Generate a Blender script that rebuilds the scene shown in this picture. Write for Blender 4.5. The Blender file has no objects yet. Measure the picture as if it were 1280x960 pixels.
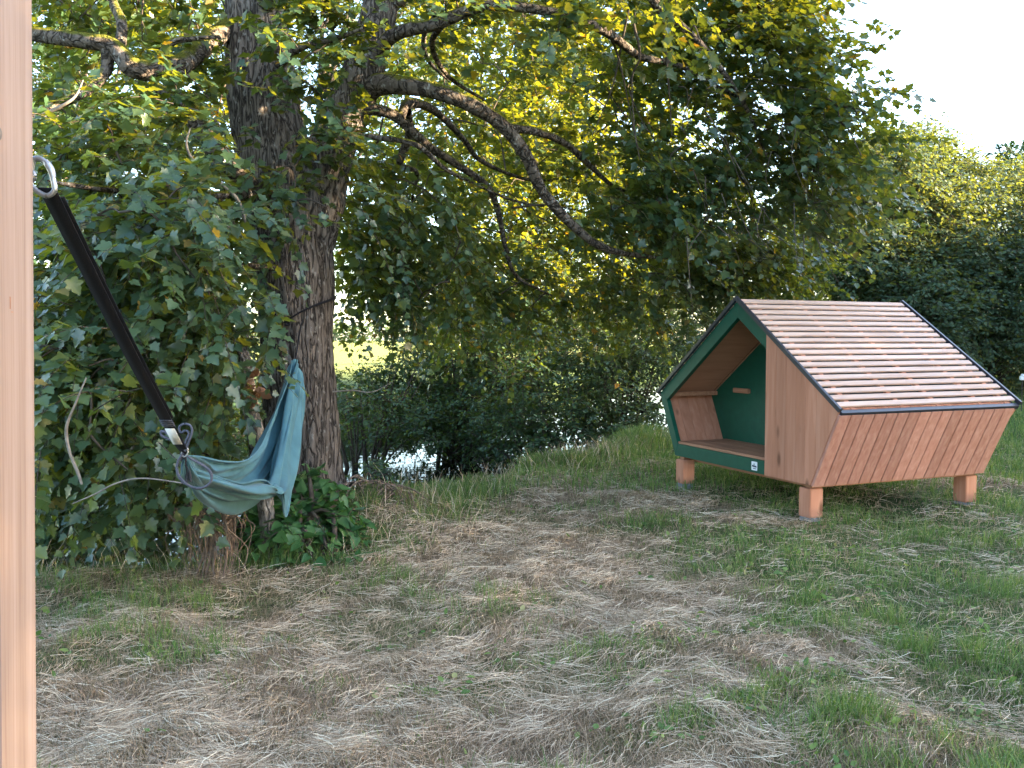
import bpy, bmesh, math, random
import numpy as np
from mathutils import Vector, noise as mnoise
rng = np.random.default_rng(7)
random.seed(7)
R = math.radians
scene = bpy.context.scene
COL = scene.collection

# ------------------------------------------------------------------ camera
F, PITCH, CAMH = 1080.0, 0.051, 1.6
cam = bpy.data.cameras.new('camera'); cam.sensor_width = 36; cam.lens = 36 * F / 1280
cam.clip_start = 0.05; cam.clip_end = 3000
cam_o = bpy.data.objects.new('camera', cam); COL.objects.link(cam_o)
cam_o.location = (0, 0, CAMH); cam_o.rotation_euler = (math.pi / 2 - PITCH, 0, 0)
scene.camera = cam_o
CP, SP = math.cos(PITCH), math.sin(PITCH)

def at(px, py, Y):
    """world point seen towards (px, py) at ground distance Y"""
    a = (px - 640) / F; b = (480 - py) / F
    dy = CP + b * SP; dz = -SP + b * CP
    k = Y / dy
    return np.array([a * k, Y, CAMH + dz * k])

def atv(p):  # array (n,3) of px,py,Y
    p = np.asarray(p, float)
    a = (p[:, 0] - 640) / F; b = (480 - p[:, 1]) / F
    k = p[:, 2] / (CP + b * SP)
    return np.stack([a * k, p[:, 2], CAMH + (-SP + b * CP) * k], 1)

# ------------------------------------------------------------------ materials
def mat(name):
    m = bpy.data.materials.new(name); m.use_nodes = True
    nt = m.node_tree
    return m, nt, nt.nodes['Principled BSDF'], nt.nodes['Material Output']

def N(nt, t, **kw):
    n = nt.nodes.new(t)
    for k, v in kw.items():
        if k.startswith('i_'):
            n.inputs[k[2:]].default_value = v
        else:
            setattr(n, k, v)
    return n

def ramp(nt, stops, interp='LINEAR'):
    r = nt.nodes.new('ShaderNodeValToRGB'); e = r.color_ramp.elements
    r.color_ramp.interpolation = interp
    while len(e) < len(stops): e.new(0.5)
    for i, (p, c) in enumerate(stops):
        e[i].position = p; e[i].color = (*c, 1) if len(c) == 3 else c
    return r

def coords(nt, scale, kind='Object', loc=(0, 0, 0)):
    tc = N(nt, 'ShaderNodeTexCoord'); mp = N(nt, 'ShaderNodeMapping')
    mp.inputs['Scale'].default_value = scale; mp.inputs['Location'].default_value = loc
    nt.links.new(tc.outputs[kind], mp.inputs['Vector'])
    return mp.outputs['Vector']

def leaf_mat(name, stops, trans=0.4, tcol=(1.3, 1.5, 0.5), rough=0.45, spec=0.35):
    m, nt, b, out = mat(name)
    g = N(nt, 'ShaderNodeNewGeometry')
    r = ramp(nt, stops); nt.links.new(g.outputs['Random Per Island'], r.inputs[0])
    nt.links.new(r.outputs[0], b.inputs['Base Color'])
    b.inputs['Roughness'].default_value = rough
    b.inputs['Specular IOR Level'].default_value = spec
    t = N(nt, 'ShaderNodeBsdfTranslucent')
    mx = N(nt, 'ShaderNodeMix', data_type='RGBA', blend_type='MULTIPLY')
    mx.inputs[0].default_value = 1
    nt.links.new(r.outputs[0], mx.inputs[6]); mx.inputs[7].default_value = (*tcol, 1)
    nt.links.new(mx.outputs[2], t.inputs[0])
    ms = N(nt, 'ShaderNodeMixShader'); ms.inputs[0].default_value = trans
    nt.links.new(b.outputs[0], ms.inputs[1]); nt.links.new(t.outputs[0], ms.inputs[2])
    nt.links.new(ms.outputs[0], out.inputs[0])
    return m

def wood_mat(name, cols, scale=(18, 18, 1.6), rough=0.62, knots=True, vary=0.25):
    m, nt, b, out = mat(name)
    v = coords(nt, scale)
    g = N(nt, 'ShaderNodeNewGeometry')
    ad = N(nt, 'ShaderNodeVectorMath', operation='ADD'); nt.links.new(v, ad.inputs[0])
    sc = N(nt, 'ShaderNodeVectorMath', operation='SCALE'); sc.inputs[0].default_value = (13, 37, 7)
    nt.links.new(g.outputs['Random Per Island'], sc.inputs['Scale']); nt.links.new(sc.outputs[0], ad.inputs[1])
    n1 = N(nt, 'ShaderNodeTexNoise'); n1.inputs['Scale'].default_value = 1.0; n1.inputs['Detail'].default_value = 5
    n1.inputs['Distortion'].default_value = 0.6
    nt.links.new(ad.outputs[0], n1.inputs['Vector'])
    r = ramp(nt, [(0.28, cols[0]), (0.5, cols[1]), (0.72, cols[2])])
    nt.links.new(n1.outputs[0], r.inputs[0])
    hsv = N(nt, 'ShaderNodeHueSaturation')
    mr = N(nt, 'ShaderNodeMapRange'); mr.inputs[3].default_value = 1 - vary; mr.inputs[4].default_value = 1 + vary
    nt.links.new(g.outputs['Random Per Island'], mr.inputs[0]); nt.links.new(mr.outputs[0], hsv.inputs['Value'])
    nt.links.new(r.outputs[0], hsv.inputs['Color'])
    col = hsv.outputs[0]
    if knots:
        vo = N(nt, 'ShaderNodeTexVoronoi'); vo.inputs['Scale'].default_value = 1
        kv = N(nt, 'ShaderNodeVectorMath', operation='MULTIPLY'); nt.links.new(ad.outputs[0], kv.inputs[0])
        kv.inputs[1].default_value = (0.38, 0.38, 1.6)
        nt.links.new(kv.outputs[0], vo.inputs['Vector'])
        kr = ramp(nt, [(0.07, (1, 1, 1)), (0.19, (0, 0, 0))]); nt.links.new(vo.outputs['Distance'], kr.inputs[0])
        mx = N(nt, 'ShaderNodeMix', data_type='RGBA'); nt.links.new(kr.outputs[0], mx.inputs[0])
        nt.links.new(col, mx.inputs[6]); mx.inputs[7].default_value = (*[c * 0.45 for c in cols[0]], 1)
        col = mx.outputs[2]
    nt.links.new(col, b.inputs['Base Color'])
    b.inputs['Roughness'].default_value = rough; b.inputs['Specular IOR Level'].default_value = 0.25
    bp = N(nt, 'ShaderNodeBump'); bp.inputs['Strength'].default_value = 0.25; bp.inputs['Distance'].default_value = 0.004
    nt.links.new(n1.outputs[0], bp.inputs['Height']); nt.links.new(bp.outputs[0], b.inputs['Normal'])
    return m

def plain(name, c, rough=0.5, metal=0.0, noise=0.0, nscale=20, bump=0.0, spec=0.4):
    m, nt, b, out = mat(name)
    b.inputs['Roughness'].default_value = rough; b.inputs['Metallic'].default_value = metal
    b.inputs['Specular IOR Level'].default_value = spec
    n1 = N(nt, 'ShaderNodeTexNoise'); n1.inputs['Scale'].default_value = nscale; n1.inputs['Detail'].default_value = 6
    nt.links.new(coords(nt, (1, 1, 1)), n1.inputs['Vector'])
    lo = tuple(x * (1 - noise) for x in c); hi = tuple(min(1, x * (1 + noise)) for x in c)
    r = ramp(nt, [(0.3, lo), (0.7, hi)]); nt.links.new(n1.outputs[0], r.inputs[0])
    nt.links.new(r.outputs[0], b.inputs['Base Color'])
    if bump:
        bp = N(nt, 'ShaderNodeBump'); bp.inputs['Strength'].default_value = 0.6; bp.inputs['Distance'].default_value = bump
        nt.links.new(n1.outputs[0], bp.inputs['Height']); nt.links.new(bp.outputs[0], b.inputs['Normal'])
    return m

def bark_mat(name, dark, light, moss=0.5, scale=(26, 26, 5), lichen=True):
    m, nt, b, out = mat(name)
    v = coords(nt, scale)
    n1 = N(nt, 'ShaderNodeTexNoise'); n1.inputs['Scale'].default_value = 1; n1.inputs['Detail'].default_value = 8
    n1.inputs['Roughness'].default_value = 0.65; nt.links.new(v, n1.inputs['Vector'])
    vo = N(nt, 'ShaderNodeTexNoise'); vo.inputs['Scale'].default_value = .62; vo.inputs['Detail'].default_value = 3
    vo.inputs['Distortion'].default_value = .7; nt.links.new(v, vo.inputs['Vector'])
    ab = N(nt, 'ShaderNodeMath', operation='SUBTRACT'); nt.links.new(vo.outputs[0], ab.inputs[0]); ab.inputs[1].default_value = .5
    ab2 = N(nt, 'ShaderNodeMath', operation='ABSOLUTE'); nt.links.new(ab.outputs[0], ab2.inputs[0])
    cr = ramp(nt, [(0.0, (.08, .08, .08)), (0.09, (1, 1, 1))]); nt.links.new(ab2.outputs[0], cr.inputs[0])
    mul = N(nt, 'ShaderNodeMath', operation='MULTIPLY'); nt.links.new(cr.outputs[0], mul.inputs[0]); nt.links.new(n1.outputs[0], mul.inputs[1])
    r = ramp(nt, [(0.05, dark), (0.35, tuple((a + c) / 2 for a, c in zip(dark, light))), (0.62, light)])
    nt.links.new(mul.outputs[0], r.inputs[0])
    col = r.outputs[0]
    if lichen:
        n3 = N(nt, 'ShaderNodeTexNoise'); n3.inputs['Scale'].default_value = 30; n3.inputs['Detail'].default_value = 4
        nt.links.new(coords(nt, (1, 1, .5)), n3.inputs['Vector'])
        lr = ramp(nt, [(0.6, (0, 0, 0)), (0.7, (.7, .7, .7))]); nt.links.new(n3.outputs[0], lr.inputs[0])
        mx = N(nt, 'ShaderNodeMix', data_type='RGBA'); nt.links.new(lr.outputs[0], mx.inputs[0])
        nt.links.new(col, mx.inputs[6]); mx.inputs[7].default_value = (0.34, 0.33, 0.31, 1); col = mx.outputs[2]
    # moss grows on upward faces
    g = N(nt, 'ShaderNodeNewGeometry'); sx = N(nt, 'ShaderNodeSeparateXYZ'); nt.links.new(g.outputs['Normal'], sx.inputs[0])
    n2 = N(nt, 'ShaderNodeTexNoise'); n2.inputs['Scale'].default_value = 3.5; n2.inputs['Detail'].default_value = 5
    nt.links.new(coords(nt, (1, 1, 1)), n2.inputs['Vector'])
    am = N(nt, 'ShaderNodeMath', operation='MULTIPLY_ADD'); nt.links.new(sx.outputs['Z'], am.inputs[0]); am.inputs[1].default_value = 0.45
    nt.links.new(n2.outputs[0], am.inputs[2])
    mr = ramp(nt, [(1.0 - moss * 0.5, (0, 0, 0)), (min(1.0, 1.12 - moss * 0.5), (1, 1, 1))]); nt.links.new(am.outputs[0], mr.inputs[0])
    mx = N(nt, 'ShaderNodeMix', data_type='RGBA'); nt.links.new(mr.outputs[0], mx.inputs[0])
    nt.links.new(col, mx.inputs[6]); mx.inputs[7].default_value = (0.10, 0.10, 0.015, 1)
    nt.links.new(mx.outputs[2], b.inputs['Base Color'])
    b.inputs['Roughness'].default_value = 0.9; b.inputs['Specular IOR Level'].default_value = 0.1
    bp = N(nt, 'ShaderNodeBump'); bp.inputs['Strength'].default_value = 0.9; bp.inputs['Distance'].default_value = 0.03
    nt.links.new(mul.outputs[0], bp.inputs['Height']); nt.links.new(bp.outputs[0], b.inputs['Normal'])
    return m

M = {}
M['maple'] = leaf_mat('maple_leaf', [(0, (.030, .072, .044)), (.35, (.042, .092, .054)), (.75, (.056, .110, .058)), (.97, (.075, .125, .055)), (1, (.16, .14, .06))], .40, (5.0, 2.6, .22), rough=.30, spec=.6)
M['bush'] = leaf_mat('bush_leaf', [(0, (.024, .058, .032)), (.5, (.036, .080, .040)), (1, (.055, .11, .045))], .33, (3.6, 2.2, .3))
M['bush_bright'] = leaf_mat('bright_bush_leaf', [(0, (.035, .10, .035)), (.5, (.05, .13, .042)), (1, (.075, .16, .05))], .32, (1.3, 1.4, .5))
M['willow'] = leaf_mat('pale_bush_leaf', [(0, (.05, .085, .04)), (.5, (.07, .11, .05)), (1, (.10, .14, .07))], .35, (1.7, 1.6, .5))
M['forest'] = leaf_mat('forest_leaf', [(0, (.036, .076, .05)), (.5, (.052, .096, .056)), (1, (.07, .115, .06))], .34, (3.8, 2.4, .5), rough=.6, spec=.2)
M['lit'] = leaf_mat('sunlit_tone_leaf', [(0, (.055, .10, .035)), (.5, (.08, .13, .04)), (1, (.11, .15, .045))], .52, (3.6, 2.2, .22))  # lighter, yellower leaf copy: sunlight on the centre tree put into the colour
M['conifer'] = leaf_mat('conifer_spray', [(0, (.018, .042, .022)), (1, (.035, .065, .03))], .2, rough=.6, spec=.2)
M['grass'] = leaf_mat('grass_blade', [(0, (.065, .13, .035)), (.45, (.125, .205, .06)), (.8, (.20, .275, .08)), (1, (.32, .30, .15))], .35, (1.2, 1.25, .5), rough=.5)
M['dry'] = leaf_mat('dry_grass_blade', [(0, (.12, .11, .05)), (.3, (.24, .18, .105)), (.7, (.40, .275, .18)), (1, (.52, .40, .28))], .25, (1, 1, 1), rough=.7, spec=.2)
M['straw'] = leaf_mat('straw_stalk', [(0, (.18, .125, .075)), (.4, (.43, .31, .205)), (.8, (.64, .51, .36)), (1, (.78, .68, .51))], .15, (1, 1, 1), rough=.6, spec=.25)
M['root'] = plain('dead_root_fibre', (.17, .125, .098), .9, noise=.5, nscale=30, spec=.1)
M['deadleaf'] = leaf_mat('withered_leaf', [(0, (.22, .10, .05)), (1, (.36, .19, .10))], .3, (1, 1, 1))
M['bark'] = bark_mat('maple_bark', (.022, .018, .016), (.20, .17, .15), .42, scale=(38, 38, 6))
M['limb'] = bark_mat('limb_bark', (.022, .018, .015), (.16, .13, .11), .66, scale=(20, 20, 20))
M['twig'] = plain('twig_bark', (.065, .052, .042), .85, noise=.4, nscale=25, spec=.15)
M['dead'] = plain('bleached_dead_wood', (.19, .165, .14), .85, noise=.4, nscale=30, bump=.004, spec=.15)
M['sap'] = bark_mat('sapling_bark', (.05, .045, .04), (.24, .22, .20), .2, scale=(30, 30, 9))
M['larch'] = wood_mat('larch_board', [(.43, .175, .10), (.50, .215, .13), (.56, .265, .17)], (16, 16, 1.4), vary=.14)
M['larch_side'] = wood_mat('larch_cladding', [(.42, .185, .13), (.485, .23, .17), (.56, .30, .23)], (26, 26, 2.0), vary=.16, knots=False)
M['larch_h'] = wood_mat('larch_slat', [(.48, .315, .245), (.57, .40, .325), (.64, .475, .40)], (30, 2.0, 30), vary=.10, knots=False)
M['larch_floor'] = wood_mat('larch_floor', [(.30, .14, .08), (.38, .18, .105), (.44, .23, .14)], (2.2, 30, 30), vary=.12)
M['ply'] = wood_mat('ceiling_board', [(.44, .21, .13), (.50, .25, .16), (.54, .28, .18)], (24, 2.5, 24), vary=.05, knots=False)
M['post'] = wood_mat('planed_post_wood', [(.30, .205, .16), (.375, .265, .215), (.43, .32, .27)], (34, 34, .55), vary=0.02, knots=False, rough=.55)
nt_ = M['post'].node_tree; b_ = nt_.nodes['Principled BSDF']; lk = b_.inputs['Base Color'].links[0].from_socket
fn_ = N(nt_, 'ShaderNodeTexNoise'); fn_.inputs['Scale'].default_value = 1; fn_.inputs['Detail'].default_value = 6; fn_.inputs['Roughness'].default_value = .7
nt_.links.new(coords(nt_, (170, 170, 2.2)), fn_.inputs['Vector'])
fr_ = ramp(nt_, [(.34, (.84, .79, .75)), (.55, (1, 1, 1))]); nt_.links.new(fn_.outputs[0], fr_.inputs[0])
fm_ = N(nt_, 'ShaderNodeMix', data_type='RGBA', blend_type='MULTIPLY'); fm_.inputs[0].default_value = 1
nt_.links.new(lk, fm_.inputs[6]); nt_.links.new(fr_.outputs[0], fm_.inputs[7]); nt_.links.new(fm_.outputs[2], b_.inputs['Base Color'])
M['green'] = plain('green_paint', (.008, .075, .045), .42, noise=.12, nscale=14, spec=.3)
M['anth'] = plain('anthracite_metal', (.022, .023, .035), .35, metal=.0, noise=.1, spec=.6)
M['felt'] = plain('roofing_felt', (.02, .02, .025), .9, noise=.2)
M['concrete'] = plain('concrete', (.25, .25, .27), .9, noise=.25, nscale=40)
M['white'] = plain('white_plastic', (.78, .79, .82), .45, noise=.03)
M['ink'] = plain('dark_ink', (.05, .06, .10), .6)
M['steel'] = plain('galvanised_steel', (.42, .41, .41), .42, metal=.85, noise=.1, nscale=60)
M['strap'] = plain('black_webbing', (.006, .006, .011), .7, noise=.3, nscale=300, bump=.001, spec=.3)
M['cord'] = plain('grey_cord', (.075, .078, .10), .8, noise=.3, nscale=200, spec=.15)
M['earth'] = plain('bank_earth', (.10, .07, .05), .95, noise=.5, nscale=12, bump=.02, spec=.1)

def fabric_mat():
    m, nt, b, out = mat('teal_hammock_fabric')
    n1 = N(nt, 'ShaderNodeTexNoise'); n1.inputs['Scale'].default_value = 9; n1.inputs['Detail'].default_value = 4
    nt.links.new(coords(nt, (1, 1, 1)), n1.inputs['Vector'])
    r = ramp(nt, [(0.3, (.040, .122, .158)), (0.7, (.060, .168, .212))]); nt.links.new(n1.outputs[0], r.inputs[0])
    nt.links.new(r.outputs[0], b.inputs['Base Color'])
    b.inputs['Roughness'].default_value = .6; b.inputs['Specular IOR Level'].default_value = .3
    b.inputs['Sheen Weight'].default_value = .1
    t = N(nt, 'ShaderNodeBsdfTranslucent'); nt.links.new(r.outputs[0], t.inputs[0])
    ms = N(nt, 'ShaderNodeMixShader'); ms.inputs[0].default_value = .08
    nt.links.new(b.outputs[0], ms.inputs[1]); nt.links.new(t.outputs[0], ms.inputs[2]); nt.links.new(ms.outputs[0], out.inputs[0])
    return m
M['fabric'] = fabric_mat()

def water_mat():
    m, nt, b, out = mat('stream_water')
    b.inputs['Base Color'].default_value = (.010, .016, .012, 1); b.inputs['Roughness'].default_value = .03
    b.inputs['IOR'].default_value = 1.33
    n1 = N(nt, 'ShaderNodeTexNoise'); n1.inputs['Scale'].default_value = 2.2; n1.inputs['Detail'].default_value = 3
    nt.links.new(coords(nt, (1, 1, 1)), n1.inputs['Vector'])
    bp = N(nt, 'ShaderNodeBump'); bp.inputs['Strength'].default_value = .12; bp.inputs['Distance'].default_value = .05
    nt.links.new(n1.outputs[0], bp.inputs['Height']); nt.links.new(bp.outputs[0], b.inputs['Normal'])
    return m
M['water'] = water_mat()

def ground_mat():
    m, nt, b, out = mat('meadow_soil')
    a = N(nt, 'ShaderNodeAttribute', attribute_name='green')
    v = coords(nt, (1, 1, 1))
    n1 = N(nt, 'ShaderNodeTexNoise'); n1.inputs['Scale'].default_value = 22; n1.inputs['Detail'].default_value = 8
    nt.links.new(v, n1.inputs['Vector'])
    r1 = ramp(nt, [(0.3, (.075, .055, .038)), (0.5, (.20, .14, .095)), (0.72, (.34, .245, .165))]); nt.links.new(n1.outputs[0], r1.inputs[0])
    r2 = ramp(nt, [(0.3, (.03, .045, .015)), (0.55, (.05, .085, .022)), (0.75, (.085, .12, .035))]); nt.links.new(n1.outputs[0], r2.inputs[0])
    mx = N(nt, 'ShaderNodeMix', data_type='RGBA'); nt.links.new(a.outputs['Fac'], mx.inputs[0])
    nt.links.new(r1.outputs[0], mx.inputs[6]); nt.links.new(r2.outputs[0], mx.inputs[7])
    # hay field far away on the other side of the stream
    f = N(nt, 'ShaderNodeAttribute', attribute_name='field')
    r3 = ramp(nt, [(0.3, (.16, .20, .045)), (0.7, (.25, .255, .08))]); nt.links.new(n1.outputs[0], r3.inputs[0])
    mx2 = N(nt, 'ShaderNodeMix', data_type='RGBA'); nt.links.new(f.outputs['Fac'], mx2.inputs[0])
    nt.links.new(mx.outputs[2], mx2.inputs[6]); nt.links.new(r3.outputs[0], mx2.inputs[7])
    nt.links.new(mx2.outputs[2], b.inputs['Base Color'])
    b.inputs['Roughness'].default_value = .95; b.inputs['Specular IOR Level'].default_value = .1
    bp = N(nt, 'ShaderNodeBump'); bp.inputs['Strength'].default_value = 1; bp.inputs['Distance'].default_value = .03
    nt.links.new(n1.outputs[0], bp.inputs['Height']); nt.links.new(bp.outputs[0], b.inputs['Normal'])
    return m
M['ground'] = ground_mat()

# ------------------------------------------------------------------ object helpers
def tag(o, label=None, cat=None, group=None, kind=None):
    if label: o['label'] = label
    if cat: o['category'] = cat
    if group: o['group'] = group
    if kind: o['kind'] = kind
    return o

def empty(name, label, cat, loc=(0, 0, 0), rz=0.0, group=None):
    o = bpy.data.objects.new(name, None); COL.objects.link(o); o.empty_display_size = .2
    o.location = loc; o.rotation_euler = (0, 0, rz)
    return tag(o, label, cat, group)

def link(name, me, m, parent=None, smooth=False):
    me.name = name
    o = bpy.data.objects.new(name, me); COL.objects.link(o)
    if m: me.materials.append(m)
    if smooth: me.polygons.foreach_set('use_smooth', np.ones(len(me.polygons), bool))
    if parent:
        o.parent = parent
    return o

def link2(name, geos, mats, parent, off):
    g = Geo(); mi = []
    for k, q in enumerate(geos):
        if q.n == 0: continue
        base = g.n
        g.v += q.v; g.l += [l + base for l in q.l]; g.c += q.c; g.n += q.n
        mi.append(np.full(sum(len(c) for c in q.c), k, np.int32))
    me = g.mesh(off)
    for m in mats: me.materials.append(m)
    me.polygons.foreach_set('material_index', np.concatenate(mi))
    return link(name, me, None, parent)

def raw_mesh(verts, loops, counts):
    """verts (n,3), flat loop indices, per-face loop counts"""
    me = bpy.data.meshes.new('m')
    verts = np.ascontiguousarray(verts, np.float32)
    me.vertices.add(len(verts)); me.vertices.foreach_set('co', verts.ravel())
    me.loops.add(len(loops)); me.loops.foreach_set('vertex_index', np.ascontiguousarray(loops, np.int32))
    counts = np.asarray(counts, np.int32)
    starts = np.concatenate([[0], np.cumsum(counts)[:-1]]).astype(np.int32)
    me.polygons.add(len(counts)); me.polygons.foreach_set('loop_start', starts)
    me.polygons.foreach_set('loop_total', counts)
    me.update(calc_edges=True); 
    return me

def local(o, pts):  # world -> parent's local, for empties with only a location
    return pts - np.array(o.location)

class Geo:
    """gathers vertex / face arrays for one mesh"""
    def __init__(s): s.v = []; s.l = []; s.c = []; s.n = 0
    def add(s, v, loops, counts):
        s.v.append(v); s.l.append(np.asarray(loops) + s.n); s.c.append(np.asarray(counts)); s.n += len(v)
    def mesh(s, off=None):
        v = np.concatenate(s.v)
        if off is not None: v = v - np.asarray(off)
        return raw_mesh(v, np.concatenate(s.l), np.concatenate(s.c))

def norm(a): return a / (np.linalg.norm(a, axis=-1, keepdims=True) + 1e-9)

def tubes(P, rad, sides=4):
    """P (T,K,3), rad (T,K): tapered tubes, vectorised; returns v, loops, counts"""
    P = np.asarray(P, float); rad = np.asarray(rad, float); T, K, _ = P.shape
    tan = np.gradient(P, axis=1); tan = norm(tan)
    ref = np.where(np.abs(tan[:, :1, 2:3]) > .85, np.array([1., 0, 0]), np.array([0, 0, 1.]))
    ref = np.broadcast_to(ref, tan.shape)
    a = norm(np.cross(tan, ref)); b = np.cross(tan, a)
    ang = np.arange(sides) / sides * 2 * math.pi
    v = P[:, :, None, :] + rad[:, :, None, None] * (a[:, :, None, :] * np.cos(ang)[None, None, :, None] + b[:, :, None, :] * np.sin(ang)[None, None, :, None])
    v = v.reshape(-1, 3)
    i = np.arange(K - 1)[:, None] * sides; j = np.arange(sides)[None, :]; j2 = (j + 1) % sides
    q = np.stack([i + j, i + j2, i + sides + j2, i + sides + j], -1).reshape(-1, 4)
    q = (q[None] + (np.arange(T) * K * sides)[:, None, None]).reshape(-1)
    return v, q, np.full(T * (K - 1) * sides, 4)

def spline(pts, n):
    """Catmull-Rom through pts (k,d) -> n samples"""
    pts = np.asarray(pts, float); k = len(pts)
    p = np.concatenate([2 * pts[:1] - pts[1:2], pts, 2 * pts[-1:] - pts[-2:-1]])
    t = np.linspace(0, k - 1, n); i = np.minimum(t.astype(int), k - 2); f = (t - i)[:, None]
    a, b, c, d = p[i], p[i + 1], p[i + 2], p[i + 3]
    return .5 * (2 * b + (c - a) * f + (2 * a - 5 * b + 4 * c - d) * f * f + (3 * b - a - 3 * c + d) * f ** 3)

def fnoise(seed, scale, octaves=3):
    r = np.random.default_rng(seed)
    waves = []
    for o in range(octaves):
        for _ in range(5):
            th = r.uniform(0, 2 * math.pi); k = 2 * math.pi / scale * 2 ** o * r.uniform(.6, 1.4)
            waves.append((k * math.cos(th), k * math.sin(th), r.uniform(0, 6.28), .6 ** o))
    tot = math.sqrt(sum(w[3] ** 2 for w in waves) / 2)
    def f(x, y):
        s = 0
        for kx, ky, ph, a in waves: s = s + a * np.sin(kx * x + ky * y + ph)
        return s / tot
    return f

# leaf templates: verts (k,3) with y along the leaf, faces
def fan_template(half, dip=.06, cy=.35):
    right = half; left = [(-x, y) for x, y in half[::-1] if x > 1e-6]
    ring = right + left
    v = [(0, cy, -dip)] + [(x, y, .10 * abs(x) - .12 * y * y) for x, y in ring]
    n = len(ring)
    f = [(0, 1 + i, 1 + (i + 1) % n) for i in range(n)]
    return np.array(v), f
MAPLE = fan_template([(0, 0), (.16, -.07), (.37, -.03), (.42, .06), (.34, .19), (.50, .28), (.58, .40), (.46, .50), (.30, .53), (.29, .68), (.16, .80), (.10, .93), (0, 1.0)])
MAPLE_LO = fan_template([(0, 0), (.38, .0), (.33, .20), (.55, .42), (.30, .54), (.20, .78), (0, 1.0)])
OVAL = (np.array([(0, 0, 0), (.30, .32, .05), (.22, .72, .0), (0, 1, -.1), (-.22, .72, 0), (-.30, .32, .05)]), [(0, 1, 2, 3), (0, 3, 4, 5)])
RHOMB = (np.array([(0, 0, 0), (.28, .45, .04), (0, 1, -.1), (-.28, .45, .04)]), [(0, 1, 2, 3)])
HEART = fan_template([(0, 0), (.28, -.05), (.42, .16), (.30, .5), (.12, .82), (0, 1.0)], .10, .3)
SPRAY = (np.array([(0, 0, 0), (.13, .25, .0), (.34, .30, -.06), (.16, .5, -.04), (.28, .62, -.1), (.08, .75, -.08), (0, 1, -.16),
                   (-.08, .75, -.08), (-.28, .62, -.1), (-.16, .5, -.04), (-.34, .30, -.06), (-.13, .25, 0)]), [tuple(range(12))])

def leaves(geo, pos, axis, nrm, size, tmpl):
    tv, tf = tmpl
    axis = norm(axis); side = norm(np.cross(axis, nrm)); n2 = np.cross(side, axis)
    v = pos[:, None, :] + size[:, None, None] * (side[:, None, :] * tv[None, :, 0:1] + axis[:, None, :] * tv[None, :, 1:2] + n2[:, None, :] * tv[None, :, 2:3])
    k = len(tv); n = len(pos)
    fl = np.array([i for f in tf for i in f]); fc = np.array([len(f) for f in tf])
    loops = (fl[None] + (np.arange(n) * k)[:, None]).reshape(-1)
    geo.add(v.reshape(-1, 3), loops, np.tile(fc, n))

def sprays(lg, tg, org, outw, tmpl, lsize, m=12, length=(.35, .7), droop=.35, lean=.5, r=rng, twig_r=.004, updir=.2, flat=.45):
    """leafy twigs: org (T,3) start, outw (T,3) general outward direction"""
    T = len(org)
    d = norm(outw + r.normal(0, lean, (T, 3)) + np.array([0, 0, updir]))
    L = r.uniform(length[0], length[1], T)
    u = (np.arange(m) + r.uniform(.2, .8, (T, m))) / m
    dz = np.array([0, 0, -1.])
    P = org[:, None] + d[:, None] * (L[:, None] * u)[..., None] + dz * (droop * L[:, None] * u * u)[..., None]
    side = norm(np.cross(d, np.array([0, 0, 1.]) + r.normal(0, .2, (T, 3))))
    sg = np.where(np.arange(m) % 2 == 0, 1., -1.)[None, :, None] * r.uniform(.4, 1.2, (T, m, 1))
    ax = d[:, None] * .55 + side[:, None] * sg + dz * droop * .9 + r.normal(0, .35, (T, m, 3))
    nr = np.array([0, 0, 1.]) + .35 * d[:, None] + r.normal(0, flat, (T, m, 3))
    sz = r.uniform(lsize[0], lsize[1], (T, m)) * (1 - .25 * u)
    ax = norm(ax)
    P = P + ax * (sz * .25)[..., None]
    leaves(lg, P.reshape(-1, 3), ax.reshape(-1, 3), nr.reshape(-1, 3), sz.reshape(-1), tmpl)
    if tg is not None:
        uu = np.linspace(0, 1, 4)
        Q = org[:, None] + d[:, None] * (L[:, None] * uu)[..., None] + dz * (droop * L[:, None] * uu * uu)[..., None]
        tg.add(*tubes(Q, np.tile(np.linspace(twig_r, twig_r * .35, 4), (T, 1)), 3))

def in_poly(x, y, poly):
    c = np.zeros(len(x), bool); n = len(poly)
    for i in range(n):
        x1, y1 = poly[i]; x2, y2 = poly[(i + 1) % n]
        if y1 == y2: continue
        c ^= ((y1 > y) != (y2 > y)) & (x < (x2 - x1) * (y - y1) / (y2 - y1) + x1)
    return c

def poly_pts(poly, Yr, n, r=rng):
    """n points filling a view polygon over a range of distances (a real volume)"""
    xs = [p[0] for p in poly]; ys = [p[1] for p in poly]; out = []
    while len(out) < n:
        k = n * 3
        x = r.uniform(min(xs), max(xs), k); y = r.uniform(min(ys), max(ys), k)
        ok = in_poly(x, y, poly)
        d = r.uniform(Yr[0], Yr[1], k)
        out.extend(np.stack([x, y, d], 1)[ok])
    return atv(np.array(out[:n]))

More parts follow.
